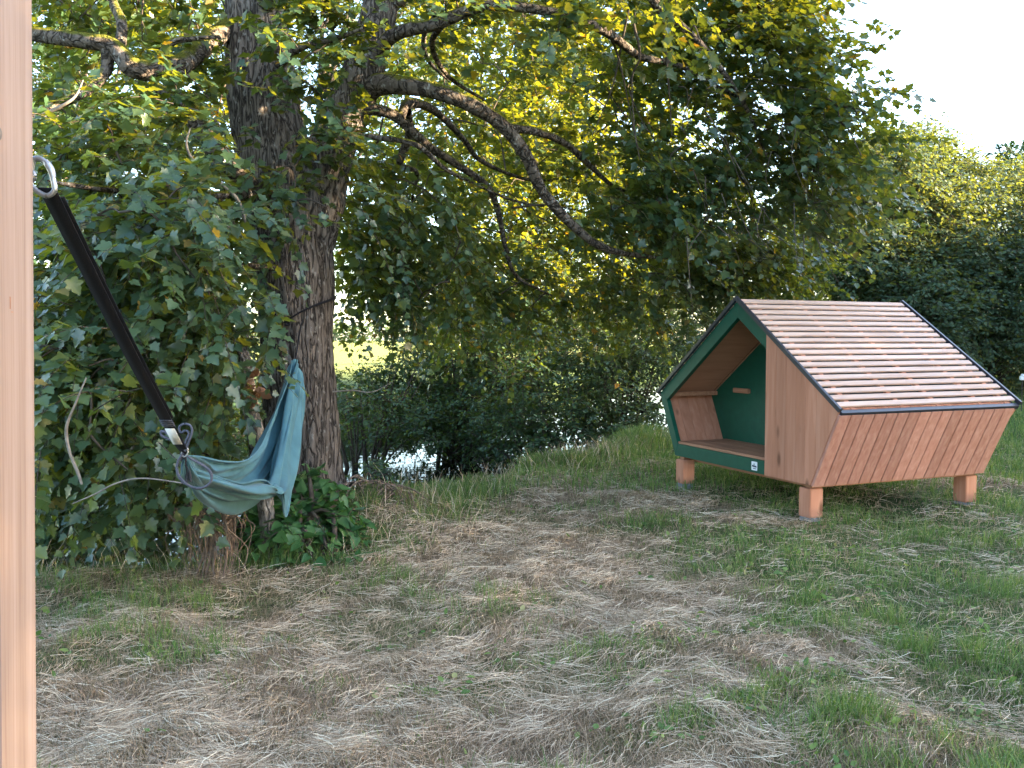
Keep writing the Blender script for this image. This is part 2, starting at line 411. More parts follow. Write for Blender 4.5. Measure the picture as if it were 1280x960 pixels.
# ------------------------------------------------------------------ terrain
EY = np.array([-60, -10, 0, 3, 4.6, 5.9, 6.25, 7.4, 8.6, 9.6, 11.1, 14, 17, 20, 26, 34, 60, 200, 900.])
EX = np.array([-80, -32, -16, -9, -6, -2.9, -1.55, -1.05, -1.05, -.4, .6, 2.5, 4.3, 6.0, 9, 12, 22, 70, 300.])
g1 = fnoise(3, 1.6, 3); g2 = fnoise(4, 9, 2); gn = fnoise(11, 2.2, 4); gs = fnoise(12, .9, 3); gt = fnoise(14, .38, 2)
def sm(a, b, x):
    t = np.clip((x - a) / (b - a), 0, 1); return t * t * (3 - 2 * t)
def bank(x, y):  # metres past the lawn's edge towards the stream
    return (np.interp(y, EY, EX) - x) * .75
def ground(x, y):
    x = np.asarray(x, float); y = np.asarray(y, float)
    p = bank(x, y) + .12 * g1(x, y)
    z = -1.35 * sm(-.1, 1.7, p) + 1.45 * sm(7.2, 9.5, p)
    near = np.exp(-((x - 2) ** 2 + (y - 6) ** 2) / 900)
    z = z + (.018 * g1(x, y) + .03 * g2(x, y)) * near
    z = z + .42 * np.exp(-((x + 1.9) ** 2 + (y - 7.8) ** 2) / .7)
    z = z + .09 * np.exp(-((x + 1.25) ** 2 + (y - 7.9) ** 2) / .25)
    z = z + .35 * sm(16, 34, y) * sm(6, 14, x)          # the lawn climbs gently to the wood
    # smooth pads where the hut's feet stand
    return z
def greenness(x, y):
    p = bank(x, y)
    g = sm(.1, 2.0, x - .12 * (y - 5) + .55 * gn(x, y)) * .98
    g = np.maximum(g, sm(-.9, -.1, p + .25 * gn(x, y)) * .9)
    g = np.maximum(g, sm(9, 12, y - .4 * x + 1.0 * gn(x, y)) * .95)
    g = np.maximum(g, .75 * sm(-1.6, -2.3, x + .35 * gn(x, y)) * sm(6.5, 5, y))
    g = np.maximum(g, .6 * sm(.35, 1.3, gn(x + 7, y)) )
    g = np.maximum(g, .8 * np.exp(-((x - 3.2) ** 2 + (y - 8.8) ** 2) / 1.7))
    bare = np.exp(-(((x - 5.3) / .8) ** 2 + ((y - 9.3) / .35) ** 2))
    return np.clip(g * (1 - bare), 0, 1), bare
def axis_pts(a, b, step, far, growth=1.16):
    mid = list(np.arange(a, b + 1e-6, step)); lo = [a]; s = step
    while lo[-1] > -far: s *= growth; lo.append(lo[-1] - s)
    hi = [b]; s = step
    while hi[-1] < far: s *= growth; hi.append(hi[-1] + s)
    return np.array(lo[:0:-1] + mid + hi[1:])
ax_x = axis_pts(-14, 16, .16, 1500); ax_y = axis_pts(1.5, 24, .16, 1500)
gx, gy = np.meshgrid(ax_x, ax_y); gz = ground(gx, gy)
nx, ny = len(ax_x), len(ax_y)
i = (np.arange(ny - 1)[:, None] * nx + np.arange(nx - 1)[None, :])
q = np.stack([i, i + 1, i + nx + 1, i + nx], -1).reshape(-1)
me = raw_mesh(np.stack([gx.ravel(), gy.ravel(), gz.ravel()], 1), q, np.full((nx - 1) * (ny - 1), 4))
gr, _ = greenness(gx.ravel(), gy.ravel())
a = me.attributes.new('green', 'FLOAT', 'POINT'); a.data.foreach_set('value', gr.astype(np.float32))
fld = sm(13, 20, bank(gx.ravel(), gy.ravel())) * sm(24, 30, gy.ravel())
a = me.attributes.new('field', 'FLOAT', 'POINT'); a.data.foreach_set('value', fld.astype(np.float32))
tag(link('ground', me, M['ground'], smooth=True), kind='structure')

WZ = -.86
wv = []
for y in np.linspace(-20, 90, 56):
    xe = float(np.interp(y, EY, EX)); wv += [(xe + .3, y, WZ), (xe - 13, y, WZ)]
wq = [k for i in range(55) for k in (2 * i, 2 * i + 2, 2 * i + 3, 2 * i + 1)]
tag(link('stream_water', raw_mesh(np.array(wv), wq, np.full(55, 4)), M['water']), kind='structure')

# ------------------------------------------------------------------ hut
HY = -1.1756; HX, HYY = 2.188, 8.397
ZB, WB, WE, HE, HR, HL = .343, 1.061, 1.389, .69, 1.675, 2.1
hut = empty('sleeping_hut', 'small larch and green wooden shelter hut on four legs with slatted roof', 'hut', (HX, HYY, 0), HY)
def prism(bm, poly, v0, v1):
    """poly in (u,z), extruded along v"""
    a = [bm.verts.new((u, v0, z)) for u, z in poly]; b = [bm.verts.new((u, v1, z)) for u, z in poly]
    n = len(poly)
    fs = [bm.faces.new(a), bm.faces.new(b[::-1])]
    for i in range(n): fs.append(bm.faces.new((a[i], b[i], b[(i + 1) % n], a[(i + 1) % n])))
    return fs
def box(bm, lo, hi):
    (x0, y0, z0), (x1, y1, z1) = lo, hi
    return prism(bm, [(x0, z0), (x1, z0), (x1, z1), (x0, z1)], y0, y1)
def fin(name, bm, m, parent, bevel=.003, smooth=False):
    bmesh.ops.recalc_face_normals(bm, faces=bm.faces)
    if bevel:
        es = [e for e in bm.edges if len(e.link_faces) == 2 and e.calc_face_angle(0) > .5]
        bmesh.ops.bevel(bm, geom=es, offset=bevel, segments=2, affect='EDGES', clamp_overlap=True)
    me = bpy.data.meshes.new(name); bm.to_mesh(me); bm.free()
    return link(name, me, m, parent, smooth)
def clip(poly, u0, u1):
    def half(p, f):
        out = []
        for i in range(len(p)):
            a, b = p[i], p[(i + 1) % len(p)]; fa, fb = f(a), f(b)
            if fa >= 0: out.append(a)
            if fa * fb < 0:
                t = fa / (fa - fb); out.append((a[0] + (b[0] - a[0]) * t, a[1] + (b[1] - a[1]) * t))
        return out
    p = half(poly, lambda q: q[0] - u0)
    return half(p, lambda q: u1 - q[0]) if len(p) > 2 else p
def inset(poly, ds):
    """offset each edge of a convex ccw polygon inward by ds[i]"""
    n = len(poly); L = []
    for i in range(n):
        a = np.array(poly[i]); b = np.array(poly[(i + 1) % n]); d = (b - a) / np.linalg.norm(b - a)
        L.append((a + np.array([-d[1], d[0]]) * ds[i], d))
    out = []
    for i in range(n):
        (p, d), (q_, e) = L[i - 1], L[i]
        t = np.linalg.solve(np.array([d, -e]).T, q_ - p); out.append(tuple(p + d * t[0]))
    return out
PENT = [(-WB, ZB), (WB, ZB), (WE, ZB + HE), (0, ZB + HR), (-WE, ZB + HE)]    # outer silhouette
RT = .055                                                                     # roof build-up above the frame
TT = .030                                                                      # depth of the verge trim
OUT = inset(PENT, [0, .0, TT, TT, .0])
INN = inset(PENT, [.13, .10, .165, .165, .10])
bm = bmesh.new()
for i in range(5):
    j = (i + 1) % 5
    prism(bm, [OUT[i], OUT[j], INN[j], INN[i]], 0, .05)
fin('front_frame', bm, M['green'], hut, .0025)
# plank panel closing the right part of the front
bm = bmesh.new(); u0 = .456
cuts = [u0, .60, .735, .865, .985, 1.12, 1.27, WE]
pp = inset(PENT, [0.002, .0, TT + .002, TT + .002, 0])
for a_, b_ in zip(cuts[:-1], cuts[1:]):
    p = clip(pp, a_ + .0008, b_ - .0008)
    if len(p) > 2: prism(bm, p, -.024, -.002)
fin('front_panel', bm, M['larch'], hut, .0015)
# side walls: slanted boards outside, boards inside
def side_boards(name, s, off0, off1, z0, z1, v0, v1, nb, m, gap=.009):
    bm = bmesh.new()
    d = np.array([(WE - WB), HE]); d /= np.linalg.norm(d); nrm_ = np.array([d[1], -d[0]])
    a = np.array([WB, ZB]); k0 = z0 / d[1]; k1 = z1 / d[1]
    poly = [a + d * k0 + nrm_ * off0, a + d * k0 + nrm_ * off1, a + d * k1 + nrm_ * off1, a + d * k1 + nrm_ * off0]
    poly = [(s * p[0], p[1]) for p in poly]
    w = (v1 - v0) / nb
    for i in range(nb): prism(bm, poly, v0 + i * w + gap / 2, v0 + (i + 1) * w - gap / 2)
    return fin(name, bm, m, hut, .002)
for s in (1, -1):
    if s > 0: side_boards('side_wall', s, .002, .026, 0.0, HE - .05, -.022, HL - .05, 16, M['larch_side'])
    else: side_boards('side_wall', s, -.022, -.001, 0.0, HE - .05, .052, HL - .05, 16, M['larch_side'])
    side_boards('inner_wall', s, -.050, -.026, .12, HE - .02, .052, HL - .06, 16, M['larch'], .002)
# back panel, partition, handle
bm = bmesh.new()
bp_ = inset(PENT, [.0, .0, RT + .002, RT + .002, .0])
for k in range(14):
    p = clip(bp_, -WE + k * .2 + .001, -WE + k * .2 + .199)
    if len(p) > 2: prism(bm, p, HL - .048, HL - .02)
fin('back_wall', bm, M['larch'], hut, .0015)
bm = bmesh.new(); pi = inset(PENT, [.115, .05, RT + .05, RT + .05, .05]); prism(bm, clip(pi, -2, -.302), .64, .66); prism(bm, clip(pi, -.299, 2), .64, .66)
part_o = fin('partition', bm, M['green'], hut, .001)
bm = bmesh.new(); box(bm, (-.86, .60, ZB + .685), (-.60, .638, ZB + .735)); fin('handle', bm, M['larch_floor'], part_o, .004)
# floor, eave beams, ceiling
bm = bmesh.new()
for k in range(12): box(bm, (-WB + .04, .012 + k * .165, ZB + .132), (WB - .04, .174 + k * .165, ZB + .158))
fin('floor', bm, M['larch_floor'], hut, .003)
for s in (1, -1):
    bm = bmesh.new(); xs = sorted((s * (WE - .20), s * (WE - .072)))
    box(bm, (xs[0], .055, ZB + HE - .055), (xs[1], HL - .05, ZB + HE - .008)); fin('eave_beam', bm, M['larch_floor'], hut, .004)
sl = np.array([-WE, HR - HE]); SLEN = np.linalg.norm(sl); sl /= SLEN; sn = np.array([sl[1], -sl[0]])   # up the right slope / outward normal
E0 = np.array([WE, ZB + HE])
def slope_poly(k0, k1, n0, n1, s):
    p = [E0 + sl * k0 + sn * n0, E0 + sl * k1 + sn * n0, E0 + sl * k1 + sn * n1, E0 + sl * k0 + sn * n1]
    return [(s * a[0], a[1]) for a in p]
for s in (1, -1):
    bm = bmesh.new()
    prism(bm, slope_poly(.06, SLEN - .05, -RT - .030, -RT - .012, s), .052, .636)
    prism(bm, slope_poly(.06, SLEN - .05, -RT - .030, -RT - .012, s), .664, HL - .05)
    fin('ceiling', bm, M['ply'], hut, 0)
    roof = None
    bm = bmesh.new(); prism(bm, slope_poly(0.0, SLEN - (.0 if s > 0 else .012), -RT - .010, -RT + .008, s), .052, HL - .001)
    roof = fin('roof', bm, M['felt'], hut, 0)
    bm = bmesh.new()
    for v in (.13, .68, 1.10, 1.62, 1.95): prism(bm, slope_poly(.012, SLEN - .06, -RT + .009, -RT + .033, s), v, v + .05)
    fin('batten', bm, M['larch'], roof, .002)
    bm = bmesh.new(); ns = 18; pit = (SLEN - .036) / ns
    for k in range(ns):
        kk = .034 + k * pit; j0 = rng.uniform(-.004, .004)
        prism(bm, slope_poly(kk, kk + pit * .65, -RT + .034, -.003, s), .006 + j0, HL - .012 + rng.uniform(-.008, .006))
    fin('roof_slat', bm, M['larch_h'], roof, .004)
    for v0, v1 in ((-.034, -.004), (HL + .002, HL + .03)):
        bm = bmesh.new(); prism(bm, slope_poly(-.015, SLEN - (.0 if s > 0 else .013), -TT, .008, s), v0, v1); fin('verge_trim', bm, M['anth'], roof, .003)
    bm = bmesh.new(); prism(bm, slope_poly(-.030, .014, -RT - .012, -RT + .030, s), -.002, HL); fin('drip_edge', bm, M['anth'], roof, .003)
    bm = bmesh.new(); prism(bm, slope_poly(-.01, SLEN - .09, -RT - .125, -RT - .016, s), HL - .016, HL + .02); fin('barge_board', bm, M['larch'], hut, .003)
# sub-frame and legs
for u in (-WB + .05, WB - .12):
    bm = bmesh.new(); box(bm, (u, .03, ZB - .035), (u + .07, HL - .06, ZB - .003)); fin('floor_beam', bm, M['larch_floor'], hut, .004)
for v in (.16, HL - .30):
    bm = bmesh.new(); box(bm, (-WB + .125, v, ZB - .06), (WB - .125, v + .07, ZB - .004)); fin('floor_beam', bm, M['larch_floor'], hut, .004)
bm = bmesh.new(); box(bm, (-WB + .03, .055, ZB + .06), (WB - .03, HL - .06, ZB + .128)); fin('underfloor', bm, M['larch_floor'], hut, .003)
for u in (-WB + .02, WB - .165):
    for v in (-.002, HL - .225):
        bm = bmesh.new(); box(bm, (u, v, .05), (u + .145, v + .145, ZB - .036)); 
        lg = fin('leg', bm, M['larch'], hut, .006)
        bm = bmesh.new(); box(bm, (u + .004, v + .004, -.12), (u + .141, v + .141, .049)); fin('concrete_foot', bm, M['concrete'], lg, .006)
# sticker on the green sill
bm = bmesh.new(); cx, cz, h = .284, ZB + .064, .042
pts = []
for qx, qz in ((1, -1), (1, 1), (-1, 1), (-1, -1)):
    for k in range(4):
        t = math.atan2(qz, qx) - math.pi / 4 + k / 3 * math.pi / 2
        pts.append((cx + qx * (h - .008) + .008 * math.cos(t), cz + qz * (h - .008) + .008 * math.sin(t)))
prism(bm, pts, -.003, -.0008)
stk = fin('sticker', bm, M['white'], hut, 0); stk['label'] = 'white square sticker with small dark emblem on green sill'
bm = bmesh.new()
prism(bm, [(cx - .012, cz + .012), (cx + .006, cz + .010), (cx - .001, cz + .028)], -.0045, -.0032)
prism(bm, [(cx - .032, cz - .008), (cx + .034, cz - .012), (cx + .032, cz + .004), (cx - .030, cz + .008)], -.0045, -.0032)
prism(bm, [(cx - .018, cz - .026), (cx + .026, cz - .028), (cx + .026, cz - .021), (cx - .018, cz - .019)], -.0045, -.0032)
fin('emblem', bm, M['ink'], stk, 0)

# ------------------------------------------------------------------ post, hook, strap, hammock
PY = 1.72
pw = .14
pr = at(44.5, 480, PY + pw)               # far edge of the post's side face
post = empty('wooden_post', 'planed pale wooden post at the left edge with a strap hooked to it', 'post', (pr[0] - pw / 2, PY + pw / 2, 0))
bm = bmesh.new(); box(bm, (-pw / 2, -pw / 2, -.05), (pw / 2, pw / 2, 3.2)); body = fin('post_body', bm, M['post'], post, .006)
post.rotation_euler = (0, R(1.25), 0); post.location.x -= math.tan(R(1.25)) * pr[2]
bm = bmesh.new(); kz = 1.765
bmesh.ops.create_uvsphere(bm, u_segments=12, v_segments=8, radius=1)
for v in bm.verts: v.co = Vector((v.co.x * .0025 + pw / 2, v.co.y * .010 - pw / 2 + .014, v.co.z * .013 + 2.01))
fin('knot', bm, M['dead'], post, 0, True)
bm = bmesh.new(); box(bm, (pw / 2 - .001, -.024, 1.665), (pw / 2 + .0006, -.021, 1.69)); box(bm, (pw / 2 - .001, -.019, 1.658), (pw / 2 + .0006, -.012, 1.660)); fin('crack', bm, M['larch_floor'], post, 0)

def tube_obj(name, pts, rad, m, parent=None, sides=10, n=None, off=None, closed=False):
    pts = np.asarray(pts, float); n = n or len(pts) * 6
    P = spline(pts, n); rad = np.interp(np.linspace(0, 1, n), np.linspace(0, 1, len(np.atleast_1d(rad))), np.atleast_1d(rad))
    g = Geo(); g.add(*tubes(P[None], rad[None], sides))
    return link(name, g.mesh(off), m, parent, True)
SY = PY + pw + .045
# carabiner ring hanging in an eye on the post's side
c0 = atv([(36, 236, SY), (40, 200, SY), (48, 195, SY), (57, 200, SY), (64, 211, SY), (69, 228, SY), (70, 240, SY), (60, 247, SY), (48, 242, SY), (38, 233, SY), (36, 222, SY)])
c0 = c0.mean(0) + (c0 - c0.mean(0)) * .9
cb = empty('carabiner', 'silver steel snap hook on the wooden post above the black strap', 'carabiner', tuple(c0[2]))
tube_obj('hook_body', c0, .0058, M['steel'], cb, 12, 90, cb.location)
g0 = atv([(57, 200, SY - .001), (61, 206, SY - .001), (65.5, 214, SY - .001), (67.5, 223, SY - .001)])
g0 = atv([(56.5, 201, SY - .001), (60, 206, SY - .001), (64, 213, SY - .001), (66.5, 222, SY - .001)])
tube_obj('gate', g0, [.0058, .0078, .0078, .006], M['steel'], cb, 12, 30, cb.location)
eye = tube_obj('eye_bolt', atv([(20, 228, SY - .06), (22, 228, SY - .03), (36, 229, SY), (43, 222, SY), (40, 214, SY), (32, 216, SY)]), .005, M['steel'], None, 10, 40)
eye.parent = post; eye.matrix_parent_inverse = post.matrix_basis.inverted()

def ribbon(P, W, thick, g):
    """P (n,3) centre line, W (n,3) half-width vectors"""
    n = len(P); t = norm(np.gradient(P, axis=0)); nn = norm(np.cross(t, W)) * thick / 2
    v = np.stack([P - W - nn, P + W - nn, P + W + nn, P - W + nn], 1).reshape(-1, 3)
    q = []
    for i in range(n - 1):
        for j in range(4):
            q += [i * 4 + j, i * 4 + (j + 1) % 4, i * 4 + 4 + (j + 1) % 4, i * 4 + 4 + j]
    q += [0, 3, 2, 1, n * 4 - 4, n * 4 - 3, n * 4 - 2, n * 4 - 1]
    g.add(v, q, np.full((n - 1) * 4 + 2, 4))
SN = at(58.5, 235, SY); SF = at(231, 567, 3.03)
strap = empty('hanging_strap', 'long black webbing strap running from the post down to the hammock', 'strap', tuple(SN))
tt = np.linspace(0, 1, 40)[:, None]
ctr = SN + (SF - SN) * tt + np.array([0, 0, -.015]) * np.sin(math.pi * tt)
sd = norm(SF - SN); wd = norm(np.cross(sd, np.array([0.12, -1., .15])))
w_ = .0182 * np.where(tt > .94, 1 - (tt - .94) * 8, 1)
g = Geo(); ribbon(ctr, wd * w_, .0026, g); link('webbing', g.mesh(SN), M['strap'], strap)
back = norm(np.cross(wd, sd)); back *= -np.sign(back[1]) * -1
g = Geo(); m_ = (tt[:, 0] > .0) & (tt[:, 0] < .80)
ribbon((ctr + back * .008 + wd * np.sign(wd[0]) * .0065)[m_], (wd * w_ * .95)[m_], .0024, g); link('webbing_return', g.mesh(SN), M['strap'], strap)
g = Geo()
for k in (.795, .805, .815, .825):
    c = SN + (SF - SN) * k + np.array([0, 0, -.015]) * math.sin(math.pi * k) - back * .003
    ribbon(np.array([c - wd * .021, c + wd * .021]), np.array([sd, sd]) * .0025, .003, g)
link('stitching', g.mesh(SN), M['cord'], strap)
g = Geo(); k0, k1 = .838, .925
cc = SN + (SF - SN) * np.array([[k0], [(k0 + k1) / 2], [k1]]) + np.array([0, 0, -.008]) - back * .004 + wd * np.sign(wd[0]) * -.001
ribbon(cc, np.tile(wd * .0155, (3, 1)), .0015, g)
lb = link('care_label', g.mesh(SN), M['white'], strap); lb['label'] = 'blank white care label sewn near the strap end'

# hammock cloth: stations along its length, each a cross-section from the far upper edge round to the near edge
ST = [
 (3.04, [(226, 570), (227, 568), (229, 567), (231, 568), (232, 570), (231, 573), (229, 574), (227, 573)]),
 (3.16, [(236, 569), (238, 574), (240, 582), (241, 591), (239, 598), (235, 600), (231, 592), (229, 583)]),
 (3.45, [(250, 571), (249, 582), (247, 600), (248, 617), (253, 626), (259, 618), (263, 604), (262, 592)]),
 (3.95, [(274, 575), (264, 592), (258, 615), (264, 636), (280, 646), (298, 636), (308, 618), (306, 604)]),
 (4.40, [(303, 573), (292, 592), (284, 615), (288, 636), (306, 644), (326, 632), (339, 616), (341, 606)]),
 (4.85, [(321, 557), (313, 580), (306, 605), (316, 622), (333, 622), (347, 609), (355, 620), (351, 645)]),
 (5.30, [(335, 530), (331, 552), (330, 578), (340, 590), (348, 566), (355, 556), (362, 585), (361, 632)]),
 (5.75, [(351, 490), (349, 508), (350, 525), (357, 530), (361, 508), (367, 502), (372, 530), (371, 558)]),
 (6.10, [(361, 460), (361, 466), (363, 473), (367, 471), (369, 463), (373, 463), (378, 474), (378, 490)]),
 (6.24, [(365, 451), (366, 450), (368, 449), (370, 449), (372, 450), (371, 453), (369, 455), (367, 454)])]
ST = [(Y, [(x, y if (y < 600 or (x, y) == (351, 645)) else y - (y - 600) * .30) for x, y in row]) for Y, row in ST]
grid = np.stack([atv([(x, y, Y) for x, y in row]) for Y, row in ST])      # (S,8,3)
NS, NT = 170, 110
tmp = np.stack([spline(grid[:, j], NS) for j in range(8)], 1)
surf = np.stack([spline(tmp[i], NT) for i in range(NS)])                    # (NS,NT,3)
du = np.gradient(surf, axis=0); dv = np.gradient(surf, axis=1); nn = norm(np.cross(du, dv))
S_, T_ = np.meshgrid(np.linspace(0, 1, NS), np.linspace(0, 1, NT), indexing='ij')
ph = 1.3 * np.sin(3.1 * S_ + .4)
fold = .55 * np.sin(2 * math.pi * (3.2 * T_ + .9 * S_) + ph) + .35 * np.sin(2 * math.pi * (6.1 * T_ - 1.4 * S_) + 2 * ph) + .22 * np.sin(2 * math.pi * (11 * T_ + 2.2 * S_) + 1)
env = .007 + .036 * np.sin(math.pi * np.clip(S_, 0, 1)) ** .7
endb = np.exp(-S_ / .06) + np.exp(-(1 - S_) / .08)
amp = env * (1 - .5 * np.clip(endb, 0, 1))
surf = surf + nn * (fold * amp)[..., None]
i = np.arange(NS - 1)[:, None] * NT + np.arange(NT - 1)[None]
q = np.stack([i, i + 1, i + NT + 1, i + NT], -1).reshape(-1)
hm = empty('hammock', 'empty teal fabric hammock slung between the strap and the big maple', 'hammock', tuple(SF))
fab = link('fabric', raw_mesh(surf.reshape(-1, 3) - SF, q, np.full((NS - 1) * (NT - 1), 4)), M['fabric'], hm, True)
g = Geo(); g.add(*tubes(surf[None, :, 0], np.full((1, NS), .005), 6)); g.add(*tubes(surf[None, :, -1], np.full((1, NS), .005), 6))
hem = link('hem', g.mesh(SF), M['fabric'], fab, True)
# cord gathers and loose loops at the near end
def px(pts, Y): return atv([(x, y, Y) for x, y in pts])
tube_obj('cord_loop', px([(229, 566), (222, 578), (223, 592), (232, 604), (246, 610), (259, 607), (265, 598), (262, 588), (252, 581), (243, 576), (234, 570)], 3.0), .0038, M['cord'], hm, 8, 80, SF)
tube_obj('cord_loop', px([(229, 566), (221, 582), (224, 597), (236, 607), (250, 611), (262, 604), (264, 594), (256, 583), (240, 574)], 3.02), .0042, M['cord'], hm, 8, 80, SF)
tube_obj('cord_loop', px([(228, 562), (233, 550), (236, 542), (232, 538), (226, 541), (224, 534), (230, 530), (238, 532), (240, 540), (236, 552), (231, 564)], 3.0), .0042, M['cord'], hm, 8, 70, SF)
tube_obj('cord_loop', px([(222, 548), (214, 545), (206, 540), (201, 540), (203, 545), (212, 549), (222, 554)], 3.05), .005, M['cord'], hm, 8, 50, SF)
g = Geo()
for k in range(9):
    a0 = np.array([(228 + rng.uniform(-2, 3), 566, 3.03), (229 + rng.uniform(-5, 4), 574, 3.05), (231 + k * 1.2 - 4, 586 + rng.uniform(-3, 6), 3.1), (233 + k * 1.3 - 5, 598 + rng.uniform(-5, 8), 3.14)])
    g.add(*tubes(spline(atv(a0), 14)[None], np.full((1, 14), .0035), 6))
link('whipping', g.mesh(SF), M['cord'], hm, True)
tube_obj('end_clip', px([(228, 560), (232, 558), (235, 562), (234, 568), (230, 571), (227, 567), (228, 560)], 3.015), .0025, M['steel'], hm, 8, 40, SF)
tube_obj('tail_cord', atv([(369, 451, 6.24), (370, 446, 6.3), (371, 440, 6.35), (373, 425, 6.6), (376, 408, 7.0), (378.5, 401, 7.28)]), .006, M['strap'], hm, 8, 40, SF)

# ------------------------------------------------------------------ maple
TB = np.array([-1.93, 7.85, float(ground(-1.93, 7.85))])
maple = empty('maple_tree', 'big old maple with mossy spreading limbs leaning over the stream bank', 'tree', tuple(TB))
def W(*p): return atv(list(p))
def limb_mesh(name, pts, rads, m, sides=12, n=60, rough=.12, seed=0, parent=maple, off=TB):
    P = spline(pts, n); u = np.linspace(0, 1, n)
    rad = np.interp(u, np.linspace(0, 1, len(rads)), rads)
    v, q, c = tubes(P[None], rad[None], sides)
    cen = np.repeat(P, sides, 0); d = v - cen
    k = np.array([mnoise.noise(Vector(p * 5 + seed)) * .7 + mnoise.noise(Vector(p * 14 + seed)) * .4 for p in v])
    v = cen + d * (1 + rough * k)[:, None]
    g = Geo(); g.add(v, q, c)
    return link(name, g.mesh(off), m, parent, True), P
# trunk: one thick fluted tube up to the fork and into the left stem
tp = np.concatenate([[TB + [0.02, 0, -.5]], [TB + [0.0, 0, .12]], W((380, 585, 7.85), (376, 500, 7.85), (370, 420, 7.85), (366, 340, 7.86), (358, 270, 7.9), (343, 200, 7.9), (330, 130, 7.9), (321, 50, 7.9), (316, -60, 7.9), (318, -220, 7.95), (310, -420, 8.0), (300, -640, 8.1), (290, -900, 8.2))])
tr = [.62, .46, .34, .325, .325, .345, .36, .33, .315, .28, .24, .20, .15, .10, .05]
NTk, SD = 260, 64
P = spline(tp, NTk); rad = np.interp(np.linspace(0, 1, NTk), np.linspace(0, 1, len(tr)), tr)
v, q, c = tubes(P[None], rad[None], SD)
cen = np.repeat(P, SD, 0); d = v - cen
k = []
for p, dd in zip(v, d):
    n_ = norm(dd); a = math.atan2(dd[1], dd[0])
    big = mnoise.noise(Vector((n_[0] * 1.5, n_[1] * 1.5, p[2] * .9)))
    rid = abs(mnoise.noise(Vector((n_[0] * 7.5, n_[1] * 7.5, p[2] * 1.5)) )) * 1.0 + abs(mnoise.noise(Vector((n_[0] * 16, n_[1] * 16, p[2] * 4.0 + 5)))) * .7
    root = .28 * math.exp(-max(0, p[2] - TB[2]) / .35) * math.sin(a * 5 + 1)
    k.append(.13 * big - .13 * rid + .05 + root)
v = cen + d * (1 + np.array(k))[:, None]
g = Geo(); g.add(v, q, c); link('trunk', g.mesh(TB), M['bark'], maple, True)
skel = [P[60:]]
def limb(pts, rads, m='limb', sides=12, n=50, seed=1.0):
    o, P = limb_mesh('limb', pts, rads, M[m], sides, n, .14, seed); skel.append(P); return o
# right stem and its limbs
limb(W((378, 330, 7.9), (395, 262, 7.88), (408, 205, 7.85), (425, 160, 7.8), (446, 115, 7.75), (463, 60, 7.75), (476, 0, 7.8), (484, -80, 7.9), (500, -220, 8.1), (520, -420, 8.3)), [.22, .24, .22, .21, .19, .17, .15, .13, .09, .04], 'bark', 32, 110, 2.0)
limb(W((440, 124, 7.74), (470, 106, 7.65), (505, 107, 7.5), (545, 114, 7.5), (590, 132, 7.6), (632, 160, 7.8), (658, 195, 7.9), (676, 235, 8.1), (706, 272, 8.3), (748, 306, 8.6), (790, 318, 9.0), (840, 322, 9.4)), [.14, .095, .076, .070, .066, .062, .058, .053, .048, .042, .03, .018], seed=3.0, n=90)
limb(W((632, 160, 7.8), (668, 164, 8.0), (705, 178, 8.4), (735, 205, 8.8), (770, 235, 9.3), (800, 240, 9.8)), [.045, .04, .035, .028, .02, .012], seed=4.0)
limb(W((436, 140, 7.76), (468, 137, 7.7), (497, 147, 7.8), (530, 178, 8.0), (566, 202, 8.3), (608, 232, 8.7), (622, 262, 9.0), (632, 310, 9.2), (646, 345, 9.4), (690, 370, 9.7)), [.06, .052, .048, .042, .038, .034, .03, .025, .02, .01], seed=5.0)
limb(W((500, 148, 7.8), (512, 128, 8.0), (545, 140, 8.6), (580, 175, 9.2), (600, 200, 9.6), (650, 222, 10.2), (690, 226, 10.6)), [.04, .045, .038, .03, .026, .02, .012], seed=6.0)
limb(W((508, 140, 8.1), (512, 168, 8.4), (500, 205, 8.6), (520, 215, 8.9), (515, 250, 9.2)), [.05, .045, .035, .025, .012], seed=6.5)
limb(W((425, 172, 7.8), (470, 172, 7.7), (520, 181, 7.6), (555, 210, 7.8), (590, 228, 8.1), (640, 250, 8.5), (680, 258, 8.9)), [.03, .026, .024, .02, .017, .012, .008], seed=7.0)
limb(W((455, 90, 7.75), (490, 45, 7.5), (545, 30, 7.2), (600, 8, 7.0), (650, 8, 7.0), (700, 18, 7.1), (755, 38, 7.4), (800, 70, 7.8), (850, 82, 8.2), (900, 110, 8.6), (960, 140, 9.0)), [.075, .06, .05, .046, .044, .042, .04, .034, .026, .018, .01], seed=8.0, n=80)
limb(W((560, 22, 7.2), (540, 55, 7.6), (560, 95, 8.0), (605, 125, 8.4)), [.03, .025, .02, .012], seed=8.5)
limb(W((545, 20, 7.6), (530, 45, 8.4), (535, 75, 8.9), (560, 100, 9.4)), [.03, .026, .02, .012], seed=8.7)
limb(W((470, 20, 7.8), (600, -60, 7.6), (760, -40, 7.6), (830, 15, 7.8), (880, 60, 8.0), (930, 130, 8.4), (960, 200, 8.8)), [.07, .06, .05, .04, .03, .02, .01], seed=9.0, n=70)
limb(W((780, -40, 7.7), (870, -50, 8.0), (940, 0, 8.6), (1000, 60, 9.2)), [.04, .03, .02, .01], seed=9.5)
